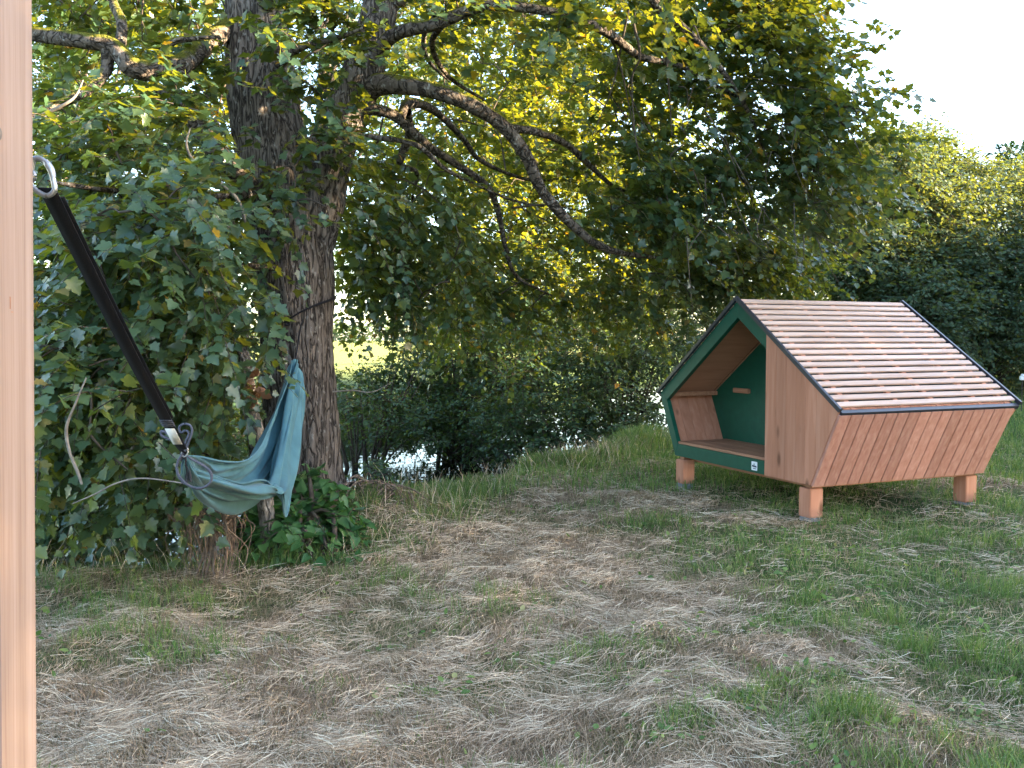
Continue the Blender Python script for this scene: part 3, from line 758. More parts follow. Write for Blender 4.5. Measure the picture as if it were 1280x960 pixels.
# left limbs
limb(W((345, 262, 7.9), (312, 238, 7.6), (286, 208, 7.4), (262, 178, 7.3), (243, 150, 7.3), (225, 128, 7.4), (190, 105, 7.6)), [.15, .125, .105, .09, .075, .055, .03], seed=10.0)
limb(W((318, 18, 7.95), (285, 36, 7.75), (258, 54, 7.4), (228, 80, 6.8), (195, 88, 6.7), (165, 84, 6.6), (140, 58, 6.6), (100, 50, 6.6), (50, 44, 6.7), (-20, 30, 6.8)), [.10, .09, .085, .08, .08, .075, .065, .06, .055, .03], seed=11.0, n=70)
limb(W((150, 62, 6.6), (152, 30, 6.7), (140, 0, 6.9), (120, -60, 7.2)), [.04, .04, .035, .02], seed=11.5)
limb(W((135, 62, 6.6), (132, 90, 6.6), (110, 112, 6.4), (75, 130, 6.3), (40, 145, 6.2), (0, 165, 6.2)), [.05, .04, .034, .034, .03, .012], seed=12.0)
limb(W((195, 88, 6.7), (212, 55, 6.6), (240, 48, 6.6), (275, 46, 6.7)), [.03, .028, .022, .012], seed=12.5)
limb(W((345, 240, 7.6), (250, 245, 6.6), (150, 238, 6.0), (95, 232, 5.7), (60, 226, 5.5)), [.045, .034, .026, .02, .008], seed=13.0)
limb(W((350, 335, 7.6), (270, 330, 6.8), (180, 330, 6.2), (80, 345, 5.8)), [.03, .024, .018, .008], seed=14.0)
limb(W((325, 10, 7.9), (380, -60, 6.5), (300, -200, 5.4), (150, -250, 5.0)), [.09, .07, .05, .02], seed=15.0)
limb(W((335, 100, 7.9), (370, 62, 7.4), (420, 48, 6.9), (455, 35, 6.5)), [.05, .035, .022, .01], seed=16.0)

# foliage: clumps of drooping leafy twigs, hung on branchlets that grow from the limbs
REG = [  # polygon, distance range, clumps, twigs per clump
 ([(40, 230), (330, 230), (330, 320), (310, 430), (290, 430), (225, 470), (160, 420), (60, 250)], (4.9, 7.6), 80, 7),
 ([(40, 250), (150, 430), (225, 560), (215, 600), (150, 600), (40, 590)], (4.7, 6.8), 62, 7),
 ([(40, 580), (235, 590), (230, 650), (40, 672)], (6.7, 8.6), 46, 7),
 ([(225, 440), (330, 440), (335, 580), (225, 590)], (6.5, 7.3), 24, 7),
 ([(40, 320), (320, 320), (300, 600), (40, 600)], (6.8, 8.6), 56, 7),
 ([(40, -40), (300, -40), (300, 230), (40, 230)], (6.8, 10), 70, 6),
 ([(60, 140), (270, 120), (290, 240), (60, 240)], (5.6, 7.0), 22, 6),
 ([(340, -40), (480, -40), (470, 30), (400, 90), (380, 200), (350, 40)], (6.6, 7.5), 18, 5),
 ([(355, 90), (430, 110), (425, 205), (360, 215)], (6.9, 7.4), 13, 5),
 ([(365, 10), (430, 10), (428, 180), (378, 225)], (8.0, 8.8), 16, 6),
 ([(250, 255), (400, 250), (420, 270), (400, 280), (330, 290), (250, 320)], (6.6, 7.2), 9, 5),
 ([(425, 190), (560, 200), (600, 330), (540, 390), (430, 375)], (7.9, 10.4), 46, 6),
 ([(425, 265), (520, 265), (520, 385), (435, 385)], (8.2, 9.8), 18, 6),
 ([(470, -40), (860, -40), (860, 330), (600, 330), (480, 90)], (10.2, 13.6), 165, 7),
 ([(480, -60), (900, -60), (880, 60), (480, 30)], (6.6, 8.5), 30, 6),
 ([(740, 20), (1010, 0), (1050, 60), (1020, 110), (1060, 160), (1060, 260), (1020, 310), (860, 315), (760, 290)], (8.3, 10.1), 76, 7),
 ([(1000, 20), (1050, 40), (1085, 130), (1080, 240), (1040, 330), (1000, 330)], (8.0, 9.6), 34, 6),
 ([(830, 300), (1020, 290), (1035, 330), (985, 365), (850, 375)], (10.4, 12.2), 46, 7),
 ([(800, 200), (1000, 200), (1010, 280), (840, 300), (700, 290)], (8.4, 10.0), 34, 7),
 ([(1040, 240), (1130, 236), (1145, 246), (1040, 300)], (8.6, 9.4), 8, 5),
 ([(900, -70), (1010, -70), (1015, 40), (900, 40)], (8.0, 10), 34, 6),
 ([(500, 320), (880, 330), (860, 410), (545, 420)], (9.6, 12.8), 60, 6),
 ([(860, 310), (1010, 310), (990, 335), (860, 345)], (9.6, 11), 14, 6)]
r2 = np.random.default_rng(21)
lg, tg, bg = Geo(), Geo(), Geo()
nodes = np.concatenate([s[::2] for s in skel])
for poly, Yr, nc, tw in REG:
    C = poly_pts(poly, Yr, nc, r2)
    # keep clumps out of the trunk's line and the hammock's space
    far = np.linalg.norm(C[:, :2] - TB[:2], axis=1) > .75
    C = C[far]
    vx = 640 + F * C[:, 0] / (C[:, 1] * CP); vy = 425 - F * (C[:, 2] - CAMH) / C[:, 1]
    front = tw == 5
    C = C[~((vx > 270) & (vx < 440) & (vy > 20) & (vy < 640) & (C[:, 1] < 8.2)) | front]
    vx = 640 + F * C[:, 0] / (C[:, 1] * CP); vy = 425 - F * (C[:, 2] - CAMH) / C[:, 1]
    C = C[~((vx > 905) & (vx < 1270) & (vy > 262) & (C[:, 1] < 10.3))]
    order = np.argsort([np.min(np.sum((nodes - c) ** 2, 1)) for c in C])
    for c in C[order]:
        dd = np.sum((nodes - c) ** 2, 1); w = nodes[np.argmin(dd)]
        L = math.sqrt(dd.min()) + 1e-6
        mid = (w + c) / 2 + np.array([0, 0, .12 * L]) + r2.normal(0, .06 * L, 3)
        bp3 = spline(np.array([w, mid, c]), 8)
        bg.add(*tubes(bp3[None], np.linspace(.006 + .008 * min(L, 2), .005, 8)[None], 5))
        nodes = np.concatenate([nodes, bp3[3:]])
        outd = norm((c - w) * .8 + norm(c - (TB + np.array([0, 0, 3.]))) * .5)
        org = c + r2.normal(0, .17, (tw, 3)) - outd * .18
        near = c[1] < 9.2
        sprays(lg, tg, org, np.tile(outd, (tw, 1)), MAPLE if near else MAPLE_LO, (.05, .112), m=16, length=(.32, .64), droop=.45, lean=.55, r=r2)
# the crown above the picture
n_top = 300
th = r2.uniform(0, 2 * math.pi, n_top); rr = 5.8 * np.sqrt(r2.uniform(0, 1, n_top)); zz = r2.uniform(6.6, 12.5, n_top)
rr *= np.sqrt(np.clip(1 - ((zz - 7) / 7) ** 2, .05, 1))
C = np.stack([TB[0] + .8 + rr * np.cos(th), TB[1] + 1.2 + rr * np.sin(th), zz], 1)
C = C[(C[:, 2] - 1.6) / np.maximum(C[:, 1], .5) > .44]
C = C[~((C[:, 0] > -1.2) & (C[:, 1] > 6.6) & (C[:, 1] < 8.8) & (C[:, 2] < 9))]
for c in C:
    dd = np.sum((nodes - c) ** 2, 1); w = nodes[np.argmin(dd)]; L = math.sqrt(dd.min())
    bp3 = spline(np.array([w, (w + c) / 2 + [0, 0, .1 * L], c]), 6); bg.add(*tubes(bp3[None], np.linspace(.03, .006, 6)[None], 4)); nodes = np.concatenate([nodes, bp3[2:]])
    org = c + r2.normal(0, .3, (6, 3)); sprays(lg, None, org, np.tile(norm(c - w), (6, 1)), MAPLE_LO, (.10, .17), m=12, length=(.4, .8), droop=.4, lean=.7, r=r2)
link2('crown', [lg, tg, bg], [M['maple'], M['twig'], M['twig']], maple, TB)
# hanging bare twigs
g = Geo()
for pts in ([(790, -10, 7.6), (778, 50, 7.7), (765, 110, 7.8), (740, 170, 7.9)], [(792, 30, 7.7), (800, 70, 7.7), (790, 100, 7.8), (795, 175, 7.8), (805, 190, 7.9)], [(830, 40, 7.8), (836, 110, 7.9), (840, 170, 8.0)], [(760, 40, 7.5), (775, 80, 7.7), (800, 200, 8)], [(640, 260, 8.6), (680, 256, 8.8), (720, 262, 9)], [(468, 195, 7.8), (478, 150, 7.8), (486, 110, 7.8)]):
    g = Geo(); g.add(*tubes(spline(atv(pts), 24)[None], np.linspace(.013, .004, 24)[None], 5)); link('bare_twig', g.mesh(TB), M['twig'], maple, True)
for _ in range(46):
    b0 = at(r2.uniform(840, 1030), r2.uniform(90, 300), r2.uniform(7.5, 8.8)); d = np.array([r2.normal(.25, .3), r2.normal(0, .3), -r2.uniform(.3, 1)]) * r2.uniform(.3, .8)
    g = Geo(); g.add(*tubes(spline(np.array([b0, b0 + d * .5 + r2.normal(0, .05, 3), b0 + d]), 10)[None], np.linspace(.006, .002, 10)[None], 4)); link('bare_twig', g.mesh(TB), M['twig'], maple, True)
# strap tied round the trunk
def ring_at(zc, tilt, ang0, ang1, n, extra=.02):
    out = []
    for a in np.linspace(ang0, ang1, n):
        z = zc + tilt(a); i_ = int(np.argmin(abs(P[:, 2] - z))); out.append([P[i_, 0] + (rad[i_] * 1.04 + extra) * math.cos(a), P[i_, 1] + (rad[i_] * 1.04 + extra) * math.sin(a), z])
    return np.array(out)
zk = at(378, 401, 7.45)[2]; ak = -math.pi / 2 + .06
pts = ring_at(zk, lambda a: .26 * (1 - math.exp(-abs(((a - ak + math.pi) % (2 * math.pi)) - math.pi) / .9)), ak, ak + 2 * math.pi, 60)
g = Geo(); Wv = np.tile(np.array([0, 0, 1.]), (60, 1)) * (np.interp(np.arange(60), [0, 8, 12, 30, 46, 52, 59], [.008, .010, .012, .02, .032, .028, .014]))[:, None]
ribbon(pts, Wv, .004, g)
ts = link('tree_strap', g.mesh(), M['strap']); tag(ts, 'black strap knotted round the maple trunk holding the far hammock end', 'strap')
for (x, y, ang) in ((0, 0, 0),):
    tube_obj('knot', np.array([pts[0] + [-.03, -.01, .02], pts[0] + [-.01, -.04, -.01], pts[0] + [.02, -.035, .015], pts[0] + [.015, -.02, -.03], pts[0] + [-.015, -.03, -.03]]), .013, M['strap'], ts, 8, 30)

# ------------------------------------------------------------------ small woody things at the bank
sg0 = at(335, 712, 6.3)
sp = empty('dead_sapling', 'thin grey bare stem standing beside the maple trunk behind the hammock', 'tree', tuple(sg0))
limb_mesh('trunk', np.concatenate([[sg0 - [0, 0, .3]], W((336, 690, 6.3), (333, 640, 6.3), (326, 590, 6.3), (319, 540, 6.3), (312, 495, 6.3), (306, 455, 6.3), (306, 418, 6.3))]), [.075, .065, .06, .06, .062, .055, .05, .03], M['sap'], 16, 60, .18, 31, sp, sg0)
limb_mesh('limb', W((306, 455, 6.3), (298, 438, 6.25), (286, 431, 6.2)), [.022, .018, .008], M['sap'], 8, 20, .15, 32, sp, sg0)
limb_mesh('limb', W((307, 440, 6.3), (311, 430, 6.27), (316, 420, 6.25)), [.022, .018, .01], M['sap'], 8, 20, .15, 33, sp, sg0)
g = Geo(); n = 34; pp_ = np.array([at(r2.uniform(306, 326), r2.uniform(470, 505), 6.15) for _ in range(n)])
leaves(g, pp_, r2.normal(0, 1, (n, 3)) + [0, 0, -.8], r2.normal(0, 1, (n, 3)), r2.uniform(.05, .10, n), OVAL)
link('withered_leaves', g.mesh(sg0), M['deadleaf'], sp)
def stick(name, label, pts, rads, m='dead'):
    o, _ = limb_mesh(name, W(*pts), rads, M[m], 8, 40, .2, 41, None, None); return tag(o, label, 'branch')
stick('dead_branch', 'bleached crooked dead branch hanging upright among leaves near the left post', [(108, 472, 4.25), (94, 505, 4.25), (83, 535, 4.25), (87, 565, 4.25), (97, 590, 4.26), (102, 605, 4.28)], [.004, .006, .008, .007, .008, .006])
stick('dead_branch', 'thin tan dead branch lying slanted below the hammock cord', [(90, 630, 4.25), (118, 618, 4.28), (146, 604, 4.3), (180, 598, 4.32), (236, 605, 4.36)], [.003, .004, .0045, .004, .003])
stick('dead_branch', 'pale twisting dead twig rising beside the left side of the trunk', [(308, 280, 6.4), (296, 248, 6.3), (265, 220, 6.2), (240, 198, 6.1), (233, 178, 6.1), (238, 160, 6.1)], [.013, .013, .011, .010, .008, .005])
stick('dead_branch', 'pale forked dead twig among sunlit leaves at upper left', [(44, 146, 5.6), (65, 138, 5.6), (85, 128, 5.6), (96, 118, 5.65), (104, 100, 5.7)], [.012, .011, .009, .007, .004])
stick('dead_branch', 'thin bare branch reaching right from the trunk above the water', [(416, 490, 7.6), (440, 488, 7.6), (465, 490, 7.6), (490, 478, 7.6)], [.008, .007, .006, .003])
# stringy dead roots hanging over the bank edge
rb = at(262, 722, 5.75)
g = Geo()
for k in range(95):
    x0 = r2.normal(262, 20); y0 = r2.uniform(622, 650); Y0 = r2.uniform(5.65, 6.0)
    x1 = x0 + r2.normal(4, 12); x2_ = x1 + r2.normal(0, 9)
    pts_ = atv([(x0, y0, Y0), (x0 + r2.normal(0, 8), y0 + r2.uniform(-8, 12), Y0 - .06), (x1, y0 + r2.uniform(25, 50), Y0 + r2.normal(0, .04)), (x2_, min(y0 + r2.uniform(50, 95), 724), Y0 + r2.normal(0, .05))])
    g.add(*tubes(spline(pts_, 12)[None], np.linspace(r2.uniform(.003, .010), .0015, 12)[None], 4))
for k in range(5):
    x0 = r2.normal(264, 10); pts_ = atv([(x0 - 10, 635, 5.8), (x0, 640, 5.78), (x0 + 6, 680, 5.78), (x0 + r2.normal(0, 5), 724, 5.76)])
    g.add(*tubes(spline(pts_, 14)[None], np.linspace(.016, .008, 14)[None], 6))
for k in range(8):
    x0 = r2.normal(286, 3); pts_ = atv([(x0, 640, 5.9), (x0 + 2, 665, 5.9), (x0 - 2, 695, 5.9)]); g.add(*tubes(spline(pts_, 8)[None], np.linspace(.008, .003, 8)[None], 4))
o = link('dead_root_clump', g.mesh(rb), M['root'], None, True); o.location = rb
tag(o, 'brown stringy dead roots hanging over the bank below the hammock', 'roots')
# roots and earth right of the trunk
g = Geo()
for k in range(40):
    x0 = r2.uniform(432, 520); y0 = r2.uniform(612, 628); Y0 = r2.uniform(7.7, 8.1)
    b0 = at(x0, y0, Y0); b0[2] = float(ground(b0[0], b0[1])) + .04
    d = np.array([r2.normal(0, .18), -r2.uniform(.1, .5), 0]); e = b0 + d; e[2] = float(ground(e[0], e[1])) + .01; m_ = (b0 + e) / 2; m_[2] += r2.uniform(.0, .10)
    g.add(*tubes(spline(np.array([b0, m_, e]), 10)[None], np.linspace(r2.uniform(.004, .015), .002, 10)[None], 5))
o = link('root_tangle', g.mesh((-1.2, 7.7, 0)), M['root'], None, True); o.location = (-1.2, 7.7, 0)
tag(o, 'tangle of dry exposed roots on the bank right of the maple trunk', 'roots')

# ------------------------------------------------------------------ bushes and trees
def plant(name, label, cat, blobs, n_tw, tmpl, lsize, m, base=None, trunk=None, mm=12, length=(.3, .6), droop=.3, seed=0, group=None, trunk_m='twig', shell=.4, lean=.75, updir=.25, stems=6):
    """blobs: (cx,cy,cz,rx,ry,rz) world ellipsoids making up the crown"""
    r = np.random.default_rng(seed); bl = np.array(blobs, float)
    if base is None: base = (bl[0, 0], bl[0, 1], float(ground(bl[0, 0], bl[0, 1])))
    base = np.array(base, float)
    o = empty(name, label, cat, tuple(base), 0, group)
    extra = []
    for b in bl:
        for _ in range(6):
            dd = norm(r.normal(0, 1, 3)); dd[2] = abs(dd[2]) * .9 - .15
            k = r.uniform(.28, .5); extra.append([*(b[:3] + dd * b[3:] * r.uniform(.75, 1.05)), *(b[3:] * k)])
    n0 = len(bl); bl = np.concatenate([bl, np.array(extra)])
    vol = bl[:, 3] * bl[:, 4] * bl[:, 5]; vol = vol ** .67; cnt = np.maximum(1, (n_tw * vol / vol.sum()).astype(int))
    lg, tg = Geo(), Geo()
    fn = [fnoise(seed * 13 + k, 2.2, 2) for k in range(2)]
    for b, c in zip(bl, cnt):
        d = norm(r.normal(0, 1, (c, 3))); rr = (shell + (1 - shell) * r.uniform(0, 1, c) ** .5)
        bump = 1 + .22 * fn[0](d[:, 0] * 2.5 + b[0], d[:, 2] * 2.5 + b[1]) * .7
        org = b[:3] + d * (rr * bump)[:, None] * b[3:]
        keep = org[:, 2] > np.maximum(ground(org[:, 0], org[:, 1]), WZ) + .03
        org, d = org[keep], d[keep]
        sprays(lg, tg, org - d * .2, d, tmpl, lsize, m=mm, length=length, droop=droop, lean=lean, r=r, updir=updir, twig_r=.005)
    link2('foliage' if trunk is None else 'crown', [lg, tg], [M[m], M['twig']], o, base)
    g = Geo()
    bl = bl[:n0]
    if trunk is None:
        for b in bl:
            for k in range(stems):
                e = b[:3] + r.normal(0, .4, 3) * b[3:]; s = base + np.array([r.normal(0, .15), r.normal(0, .15), -.1])
                g.add(*tubes(spline(np.array([s, (s + e) / 2 + [0, 0, .2], e]), 10)[None], np.linspace(.03, .008, 10)[None], 5))
        link('stems', g.mesh(base), M[trunk_m], o, True)
    else:
        top, r0 = trunk; top = np.array(top, float)
        ptk = spline(np.array([base - [0, 0, .3], base + (top - base) * .5 + [r.normal(0, .1), r.normal(0, .1), 0], top]), 24)
        g.add(*tubes(ptk[None], np.linspace(r0, r0 * .25, 24)[None], 10))
        for b in bl:
            for k in range(4):
                e = b[:3] + r.normal(0, .45, 3) * b[3:]; s = ptk[r.integers(8, 22)]
                g.add(*tubes(spline(np.array([s, (s + e) / 2 + [0, 0, .15], e]), 10)[None], np.linspace(r0 * .35, .012, 10)[None], 6))
        link('trunk', g.mesh(base), M['limb'], o, True)
    return o
def B(px_, py_, Y, rx, rz, ry=None):
    c = at(px_, py_, Y); return (c[0], c[1], c[2], rx, ry or rx, rz)

# leafy bush at the foot of the trunk
plant('leafy_bush', 'bright green broad-leaved bush at the foot of the maple trunk', 'bush',
      [B(385, 655, 6.5, .30, .28, .3), B(415, 665, 6.6, .18, .2, .2), B(360, 680, 6.4, .2, .17, .2), B(375, 612, 6.8, .22, .22), B(420, 640, 6.9, .2, .2), B(345, 660, 6.5, .2, .22), B(395, 690, 6.3, .26, .14)], 230, HEART, (.07, .14), 'bush_bright',
      base=(*at(385, 700, 6.5)[:2], float(ground(*at(385, 700, 6.5)[:2]))), mm=9, length=(.2, .36), droop=.5, seed=51, stems=5)
plant('leafy_bush', 'low dark leafy sprig in the hollow beneath the hammock', 'bush', [B(308, 690, 6.6, .16, .16), B(298, 665, 6.7, .12, .12)], 26, HEART, (.05, .10), 'bush_bright', mm=8, length=(.15, .3), droop=.5, seed=52, stems=3)
# far bank and stream side, left of the trunk
plant('dark_bush', 'dark bush over the water at far left beside the post', 'bush', [B(70, 560, 10.5, 1.6, 1.5), B(20, 480, 11.5, 1.8, 1.8), B(90, 640, 9.6, 1.1, .5), B(150, 620, 10.6, 1.2, .7)], 800, OVAL, (.07, .12), 'bush', seed=53)
plant('dark_bush', 'dark bush across the stream directly behind the hammock', 'bush', [B(210, 540, 13.2, 1.7, 1.5), B(150, 470, 14, 1.6, 1.3), B(300, 540, 14, 1.3, 1.3)], 520, OVAL, (.07, .12), 'bush', seed=54)
# right of the trunk
plant('dark_bush', 'low bush over the water just right of the maple trunk', 'bush', [B(455, 515, 16.5, 1.0, .62), B(500, 535, 16.5, .9, .7), B(440, 480, 17.5, .9, .45), B(510, 455, 17, .5, .5), B(470, 590, 13.2, .5, .16)], 420, OVAL, (.06, .11), 'bush', seed=55)
plant('dark_bush', 'wide bush with drooping branches in the middle of the far stream bank', 'bush', [B(570, 490, 18, 1.5, 1.35), B(520, 510, 17.5, 1.1, 1.0), B(620, 510, 17, 1.2, 1.2), B(560, 540, 16.8, 1.3, .8), B(630, 550, 16, 1.0, .6), B(545, 430, 17.6, .6, .8), B(605, 405, 18, .8, 1.0), B(660, 420, 17, .8, .9)], 1500, OVAL, (.07, .12), 'bush', seed=56)
plant('dark_bush', 'dark bush overhanging the water between the stream and lawn', 'bush', [B(690, 500, 15.2, 1.15, 1.1), B(640, 535, 15, .8, .6), B(650, 430, 17.5, 1.3, 1.2), B(700, 545, 14.4, .9, .5), B(740, 540, 14.6, .9, .5)], 1000, OVAL, (.07, .11), 'bush', seed=57)
plant('light_bush', 'lighter leafy bush at the lawn edge just left of the hut', 'bush', [B(780, 480, 15.4, 1.0, 1.0), B(815, 450, 16, .9, 1.2), B(740, 450, 16, .9, .9), B(800, 400, 16.8, 1.0, 1.0), B(830, 520, 15.6, .9, .6), B(770, 530, 15.0, .9, .5)], 1000, OVAL, (.07, .11), 'willow', seed=58, lean=.7)
plant('tall_bush', 'tall dark bush rising behind the hut roof ridge', 'bush', [B(880, 430, 18, 1.5, 1.8), B(850, 360, 19.5, 1.6, 1.6), B(940, 380, 19.5, 1.7, 1.6), B(980, 330, 21, 1.6, 1.6)], 760, OVAL, (.08, .13), 'bush', seed=59)
plant('dark_bush', 'broad dark thicket on the far bank below the field gap', 'bush', [B(560, 440, 22, 1.6, 1.1), B(640, 430, 23, 2.0, 1.5), B(740, 420, 23, 2.0, 1.6), B(830, 420, 23, 2.0, 1.7), B(600, 500, 21, 1.8, 1.0), B(720, 490, 21, 2, 1.2), B(480, 500, 22, 1.3, .3), B(570, 365, 22.5, 1.2, 1.3), B(650, 350, 23, 1.7, 1.6), B(750, 345, 23, 1.8, 1.6), B(830, 350, 23, 1.6, 1.4), B(540, 400, 21, .9, .9), B(690, 290, 24, 1.8, 1.4), B(600, 300, 23.5, 1.3, 1.3)], 3000, OVAL, (.09, .14), 'bush', seed=64)
# trees across the stream
plant('stream_tree', 'leafy tree across the stream behind the arching mossy limb', 'tree', [B(600, 240, 22, 2.6, 2.2), B(700, 180, 23, 2.8, 2.4), B(650, 90, 24, 2.6, 2.2), B(760, 270, 23, 2.6, 2.2), B(600, 380, 21, 1.8, 1.2), B(720, 380, 20, 2.0, 1.3)], 3600, OVAL, (.11, .18), 'lit', base=(.6, 24, 0), trunk=((.6, 24, 9), .16), seed=60, mm=13, length=(.4, .8))
plant('stream_tree', 'tree across the stream at upper left behind the left limbs', 'tree', [B(120, 200, 17, 2.3, 1.9), B(40, 120, 18, 2.4, 2.2), B(200, 90, 19, 2.2, 2.0), B(100, 20, 19, 2.4, 1.8), B(230, 260, 18, 1.6, 1.2), B(60, 330, 16, 1.7, 1.5), B(160, 330, 17, 1.6, 1.3), B(280, 160, 19, 1.6, 1.6)], 1700, OVAL, (.10, .16), 'bush', base=(-9.2, 18, 0), trunk=((-9, 18.2, 8.5), .22), seed=61, mm=12, length=(.4, .8))
plant('stream_tree', 'tree across the stream seen between the two maple stems', 'tree', [B(420, 60, 21, 2.0, 1.9), B(470, -60, 22, 2.4, 2), B(330, 20, 21, 2.2, 1.8), B(530, 130, 22, 1.6, 1.3), B(500, 60, 23, 1.6, 1.4), B(470, 220, 20.5, 1.5, 1.5), B(490, 330, 20, 1.4, .8), B(440, 320, 20, .8, .9)], 1300, OVAL, (.10, .16), 'bush', base=(-5.2, 21.5, 0), trunk=((-4.6, 21.5, 10), .18), seed=62, mm=12, length=(.4, .8))
plant('stream_tree', 'dark tree behind the hanging maple leaves left of the wood', 'tree', [B(880, 280, 29, 2.7, 2.3), B(960, 240, 30, 2.9, 2.5), B(1020, 320, 29, 2.7, 2.3), B(880, 170, 30, 2.8, 2.4)], 1000, OVAL, (.10, .16), 'bush', base=(8.0, 30, 0), trunk=((8.0, 30, 8), .22), seed=63, mm=13, length=(.4, .8))
# the wood on the right
WOOD = [('sunlit-topped hornbeam at the left end of the wood behind the maple twigs', [B(1085, 270, 25, 2.2, 2.2), B(1060, 370, 24, 2.2, 2.0), B(1110, 210, 26, 1.7, 1.2)], 11.3),
        ('tallest golden-topped hornbeam in the wood right of the big maple', [B(1140, 235, 26, 1.9, 1.5), B(1130, 320, 25, 2.4, 2.0), B(1150, 400, 24, 2.4, 1.8), B(1120, 195, 27, 1.2, .8)], 12.2),
        ('golden-topped hornbeam second from the right edge of the picture', [B(1210, 275, 26, 2.2, 1.7), B(1200, 360, 25, 2.5, 2.0), B(1220, 430, 24.5, 2.3, 1.5), B(1190, 225, 27, 1.3, .7)], 14),
        ('dense hornbeam cut off by the right edge of the picture', [B(1280, 290, 26, 2.2, 1.7), B(1290, 370, 25, 2.4, 2.0), B(1300, 440, 24.5, 2.2, 1.4), B(1270, 245, 27.5, 1.4, .8)], 16)]
for k, (lab, bl, xx) in enumerate(WOOD):
    plant('hornbeam_tree', lab, 'tree', bl, 3600, SPRAY, (.10, .20), 'forest', base=(xx, 26.5, float(ground(xx, 26.5))), trunk=((xx, 26.8, 6), .18), seed=70 + k, mm=11, length=(.5, 1.0), droop=.35, group='trees of the wood on the right', shell=.7, lean=.45, updir=.1)
plant('distant_conifer', 'grey green distant conifer top behind the wood at the right edge', 'tree', [B(1268, 225, 52, 1.6, 2.2), B(1258, 200, 52, .9, 1.0), B(1280, 198, 53, .7, 1.0), B(1300, 240, 54, 3, 3)], 400, SPRAY, (.3, .5), 'conifer', base=(30, 52.5, 0), trunk=((30, 52.5, 11), .3), seed=80, mm=8, length=(.5, 1.0))
plant('grey_bush', 'greyish low bush at the foot of the wood behind the roof', 'bush', [B(1235, 440, 23, 1.0, 1.0), B(1260, 455, 22.5, .8, .55), B(1190, 450, 23, 1.0, .8), B(1120, 440, 23, 1.4, 1.2), B(1050, 440, 22, 1.5, 1.3)], 420, OVAL, (.06, .11), 'willow', seed=81)
# unseen wood added past the right edge, heights shaped to shade the lawn
def belt():
    r = np.random.default_rng(90); lg = Geo(); tg = Geo()
    for k in range(46):
        y = -26 + k * 1.15; x = 20.5 + r.normal(0, .6) + max(0, (y - 14)) * .08
        top = float(np.interp(y, [-26, 2, 5, 8.6, 10, 20, 28], [9, 9.6, 10.2, 10.2, 8.0, 7.0, 5.6])) + r.normal(0, .4)
        n = 260
        z = r.uniform(.3, 1, n) ** .8 * top
        rr = 1.8 * np.sqrt(np.clip(1.05 - z / top, 0.02, 1)) + .25
        th = r.uniform(0, 6.28, n)
        org = np.stack([x + rr * np.cos(th), y + rr * np.sin(th), z], 1)
        sprays(lg, None, org, np.stack([np.cos(th), np.sin(th), 0 * th], 1), SPRAY, (.35, .65), m=9, length=(.6, 1.2), droop=.3, r=r)
        tg.add(*tubes(np.array([[x, y, -.2], [x, y, 4], [x, y, top - 1.]])[None], np.array([[.22, .16, .05]]), 8))
    g = Geo()
    o = link('added_shade_wood', lg.mesh(), M['forest']); tag(o, 'dense unseen wood added beyond the right edge to shade the lawn', 'woodland', kind='stuff')
    o2 = link('trunk', tg.mesh(), M['limb'], o, True); o2['kind'] = 'stuff'
belt()
# hedge line at the far end of the field
def far_trees():
    r = np.random.default_rng(95); lg = Geo()
    n = 900; x = r.uniform(-260, 60, n); y = 420 + r.normal(0, 6, n); z = r.uniform(0, 1, n) ** .8 * (7 + 3 * np.sin(x * .07) + 2 * np.sin(x * .19))
    sprays(lg, None, np.stack([x, y, z], 1), np.tile([0, -1., .2], (n, 1)), SPRAY, (2.2, 3.6), m=7, length=(2, 4), r=r)
    tag(link('distant_wood', lg.mesh(), M['forest']), 'hazy line of woodland beyond the sunlit field', 'woodland', kind='stuff')
far_trees()

# electric fence stake at the right edge
fp = at(1277, 505, 19); fz = float(ground(fp[0], fp[1]))
fs = empty('fence_stake', 'thin dark fence stake with a white insulator cap at the right edge', 'fence stake', (fp[0], fp[1], fz))
topz = at(1277, 470, 19)[2] - fz
bm = bmesh.new(); box(bm, (-.007, -.007, -.2), (.007, .007, topz)); fin('stake', bm, M['anth'], fs, .002)
bm = bmesh.new(); box(bm, (-.055, -.03, topz - .09), (.03, .03, topz)); box(bm, (-.02, -.035, topz - .01), (.11, .035, topz + .045)); fin('insulator', bm, M['white'], fs, .01)

